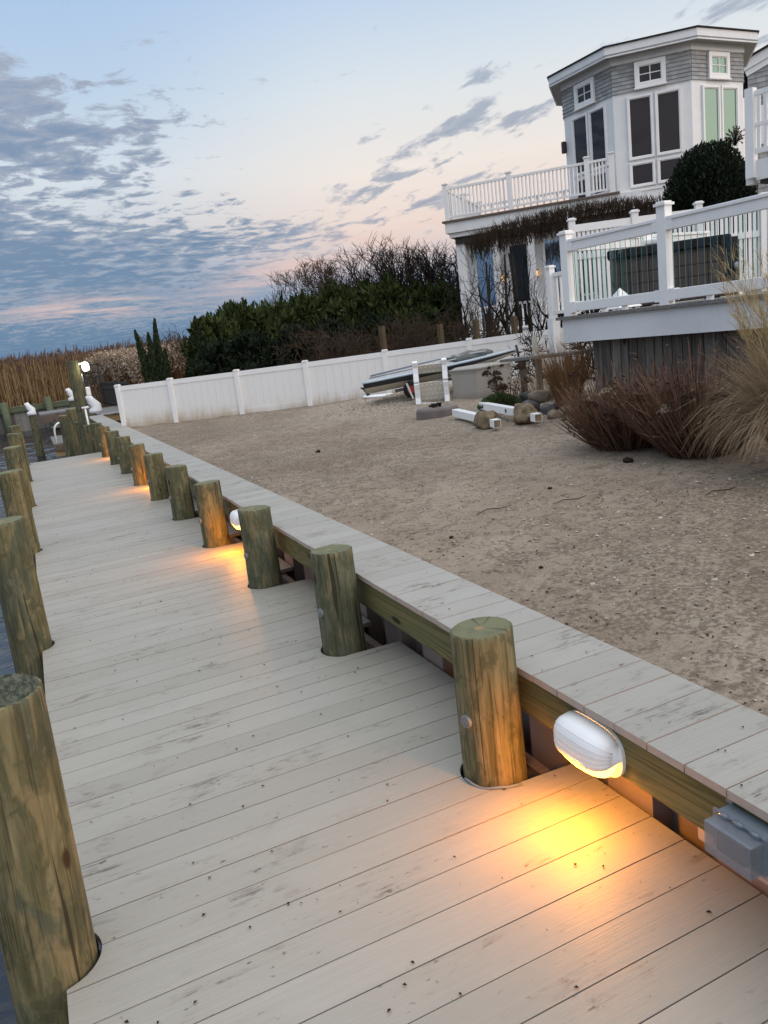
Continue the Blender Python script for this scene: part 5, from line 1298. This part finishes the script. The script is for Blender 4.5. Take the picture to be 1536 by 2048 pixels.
def head(m, c, r_, mi=0, n=110):
    for _ in range(n):
        d = rdir(); d.z = abs(d.z)*1.0-.35; leaf(m, c+d*r_*rr(.6, 1.0), r_*.36, mi, 1.3)
def stem_shrub(base, n, H, spread, label, heads, pale, fine=1.0, seed=0, hr=.06, leafn=300):
    o = thing('hydrangea', base, label, 'shrub', 'leafless hydrangeas'); m = MB(); ends = []
    for _ in range(n):
        a = rr(0, 2*math.pi); q = random.random()**.6; r0 = spread*.30*random.random(); st_ = base+Vector((math.cos(a)*r0, math.sin(a)*r0, -.03)); lean = q*1.35
        d = Vector((math.cos(a)*lean*spread/H*1.5, math.sin(a)*lean*spread/H*1.5, 1)).normalized(); L = H*rr(.42, 1.02)*(1.05-.14*q); pts = [st_]; nseg = 4
        for i in range(nseg):
            d = (d+rdir()*.07+Vector((0, 0, .10))).normalized(); pts.append(pts[-1]+d*L/nseg)
        r_ = rr(.0035, .0065)*fine; m.tube(pts, [r_, r_*.9, r_*.8, r_*.65, r_*.5], 4, 0, random.random(), False); ends.append(pts)
        if random.random() < .35:
            i = random.choice((2, 3)); dd = ((pts[i]-pts[i-1]).normalized()+rdir()*.55).normalized(); m.tube([pts[i], pts[i]+dd*L*.16, pts[i]+dd*L*.28+Vector((0, 0, .03))], [r_*.6, r_*.5, r_*.35], 3, 0, random.random(), False)
    m.build('stems', 'stem_brown', o)
    dl = MB()
    for _ in range(leafn):
        pts = random.choice(ends); i = random.choice((1, 2, 3, 4)); leaf(dl, pts[i]+rdir()*.03, .025, 0, 1.8)
    dl.build('dead_leaves', 'dead_leaf', o)
    ends.sort(key=lambda q: (q[-1]-CAM).length)
    for k in range(heads):
        e = ends[int(len(ends)*random.random()*.6)][-1]; hm = MB(); head(hm, e, hr*rr(.8, 1.15)); hm.build('flower_head', 'pale_head' if k < pale else 'dead_head', o)
    return o
b1 = at_ground(1235, 915)
stem_shrub(b1+Vector((.40, .30, 0)), 980, .84, .80, 'broad leafless hydrangea at the left of the planked deck front', 7, 1, seed=1, leafn=1100)
b2 = at_ground(1385, 935)
stem_shrub(b2+Vector((.42, .32, 0)), 980, .92, .70, 'leafless hydrangea with pale dried flower heads beside the tall grass', 12, 5, seed=2, leafn=1300)
b3 = at_ground(1018, 812)
stem_shrub(b3+Vector((.25, .35, 0)), 60, .62, .30, 'small hydrangea with brown dried heads beside the green juniper', 8, 1, seed=3, hr=.085)
def grass_clump(base, n, H, spread, mats_, label, plumes=0, w_=.005, droop=.3, nb=6, lean=(0, 0)):
    o = thing('ornamental_grass', base, label, 'grass'); m = MB(); pm_ = MB()
    for _ in range(n):
        a = rr(0, 2*math.pi); q = random.random()**.5; r0 = spread*.28*random.random()**.5; st_ = base+Vector((math.cos(a)*r0, math.sin(a)*r0, 0))
        d = Vector((math.cos(a)*q*spread/H+lean[0], math.sin(a)*q*spread/H+lean[1], 1)); strip(m, st_, d, H*rr(.5, 1.0), w_*rr(.7, 1.3), droop*rr(.3, 1.7), nb, 0, random.random(), Vector((rr(-1, 1), rr(-1, 1), 0)))
    m.build('blades', mats_[0], o)
    for _ in range(plumes):
        a = rr(0, 2*math.pi); q = random.random()**.7; d = Vector((math.cos(a)*q*spread/H*.75+lean[0], math.sin(a)*q*spread/H*.75+lean[1], 1)); L = H*rr(.95, 1.45)
        pts = strip(pm_, base+Vector((math.cos(a)*.08, math.sin(a)*.08, 0)), d, L, .004, .10, 6, 0, random.random(), None)
        for i in range(26):
            t_ = rr(.66, 1.0); k = min(5, int(t_*6)); e = pts[k].lerp(pts[k+1], t_*6-k); dd = (pts[k+1]-pts[k]).normalized()
            strip(pm_, e, (dd+rdir()*.35+Vector((.1, 0, 0))), rr(.05, .15), .0045, .30, 3, 0, random.random(), rdir())
    if plumes: pm_.build('plumes', mats_[1], o)
    return o
gb_ = at_ground(1530, 962)
grass_clump(gb_+Vector((.34, -.06, -.02)), 5200, 1.15, .44, ('grass_dry', 'grass_gold'), 'tall dry ornamental grass with golden plumes at the right edge', 230, .0075, .48, 7)
grass_clump(at_ground(1150, 838)+Vector((.30, .5, 0)), 1500, 1.0, .34, ('grass_russet', 'grass_gold'), 'russet dry grass clump at the left corner of the deck skirt', 0, .006, .22)
grass_clump(at_ground(1108, 818)+Vector((.3, .6, 0)), 250, .8, .40, ('grass_dry', 'grass_gold'), 'thin dry grass behind the stone pile', 0, .005, .3)

# ------------------------------------------------------------------ scatter on the sand and the deck
m = MB(); cnt = 0
while cnt < 9000:
    x_, y_ = rr(2.1, 10.5), rr(-2.5, 14)
    if y_ > FP[0].y+(x_-FP[0].x)*math.tan(FPHI)-.1: continue
    d_ = .10+.9*max(bell(x_, y_, 6.6, 11.2, 1.7), bell(x_, y_, 8.2, 10.6, 1.8), .8*bell(x_, y_, 6.2, 7.8, 1.5))+.28*bell(x_, y_, 4.2, 2.4, 1.7)
    if y_ < 1.5 and x_ < 4: d_ = max(d_, .16)
    if random.random() > d_: continue
    cnt += 1; s_ = rr(.003, .009) if random.random() < .9 else rr(.009, .016); s_ *= 1+.02*max(0, y_-3); z_ = ground_z(x_, y_)+s_*.25; R = Matrix.Rotation(rr(0, 6.28), 3, 'Z') @ Matrix.Rotation(rr(-.5, .5), 3, 'X')
    c = Vector((x_, y_, z_)); vs = [c+R @ Vector(q)*s_ for q in ((-1, -.7, 0), (1, -.5, 0), (.8, .7, 0), (-.7, .8, 0), (0, 0, .45))]
    m.add(vs, [(0, 1, 4), (1, 2, 4), (2, 3, 4), (3, 0, 4)], 0, random.random())
tag(m.build('shell_fragments', 'shell_chip', origin=(4, 4, .4)), 'pale broken shells and pebbles strewn over the sand', 'shells', kind='stuff')
m = MB()
for _ in range(5200):
    x_, y_ = 2.1+abs(random.gauss(0, 2.4)), rr(-2.2, 12)
    if y_ > FP[0].y+(x_-FP[0].x)*math.tan(FPHI)-.2: continue
    c = Vector((x_, y_, ground_z(x_, y_)+.004)); a = rr(0, 6.28); L = rr(.006, .028); d = Vector((math.cos(a), math.sin(a), rr(-.1, .35)))
    strip(m, c, d, L, rr(.004, .009), .3, 2, 0, 0, Vector((-math.sin(a), math.cos(a), 0)), False)
tag(m.build('plant_litter', 'debris_dark', origin=(4, 4, .4)), 'dark scraps of dead plants scattered on the sand', 'litter', kind='stuff')
m = MB()
for _ in range(330):
    x_, y_ = rr(.1, 1.75), -1+14*random.random()**1.5; c = Vector((x_, y_, .004)); s_ = rr(.002, .006); a = rr(0, 6.28)
    m.add([c+Vector((math.cos(a+q)*s_*k_, math.sin(a+q)*s_*k_, z_)) for q, k_, z_ in ((0, 1.5, 0), (1.6, .9, .003), (3.1, 1.4, 0), (4.7, .8, .004))], [(0, 1, 2, 3)])
for _ in range(40):
    x_, y_ = rr(1.7, 2.04), rr(-1, 8); c = Vector((x_, y_, ZC+.004)); s_ = rr(.002, .005); a = rr(0, 6.28)
    m.add([c+Vector((math.cos(a+q)*s_*k_, math.sin(a+q)*s_*k_, z_)) for q, k_, z_ in ((0, 1.5, 0), (1.6, .9, .003), (3.1, 1.4, 0), (4.7, .8, .004))], [(0, 1, 2, 3)])
tag(m.build('deck_crumbs', 'debris_dark', origin=(1, 4, 0)), 'dark crumbs and leaf specks on the dock planks', 'crumbs', kind='stuff')
for i, (a, b, r_, l_) in enumerate(((1082, 1137, .010, 'black clod on the bare sand right of the bulkhead cap'), (903, 1076, .010, 'dark clod on the sand beyond the fourth piling'), (637, 905, .02, 'black clod far out on the sand'), (1100, 978, .012, 'dark clod beside a curved twig on the sand'), (1257, 925, .032, 'dark seed head dropped in front of the hydrangea'))):
    p = at_ground(a, b); lump(p+Vector((0, 0, r_*.5)), r_, (1.2, 1, .8), i+40, Vector((0, 0, 1)), 'debris_dark', 'clod', None, l_, 'clod', 'dark clods on the sand', amp=.6)
for i, (a, b, l_) in enumerate(((1140, 1003, 'short curved twig lying on the sand in front of the shrubs'), (985, 1022, 'thin twig lying on the sand nearer the bulkhead'), (1440, 985, 'long twig on the sand in front of the tall grass'))):
    p = at_ground(a, b); m = MB(); q = rr(-.5, .5); m.tube([p+Vector((-.14, .05*q, .008)), p+Vector((-.03, .03, .014)), p+Vector((.06, -.02, .012)), p+Vector((.15, .03*q, .016))], [.002, .0035, .003, .0015], 5)
    tag(m.build('twig', 'bark_dark'), l_, 'twig', 'twigs on the sand')
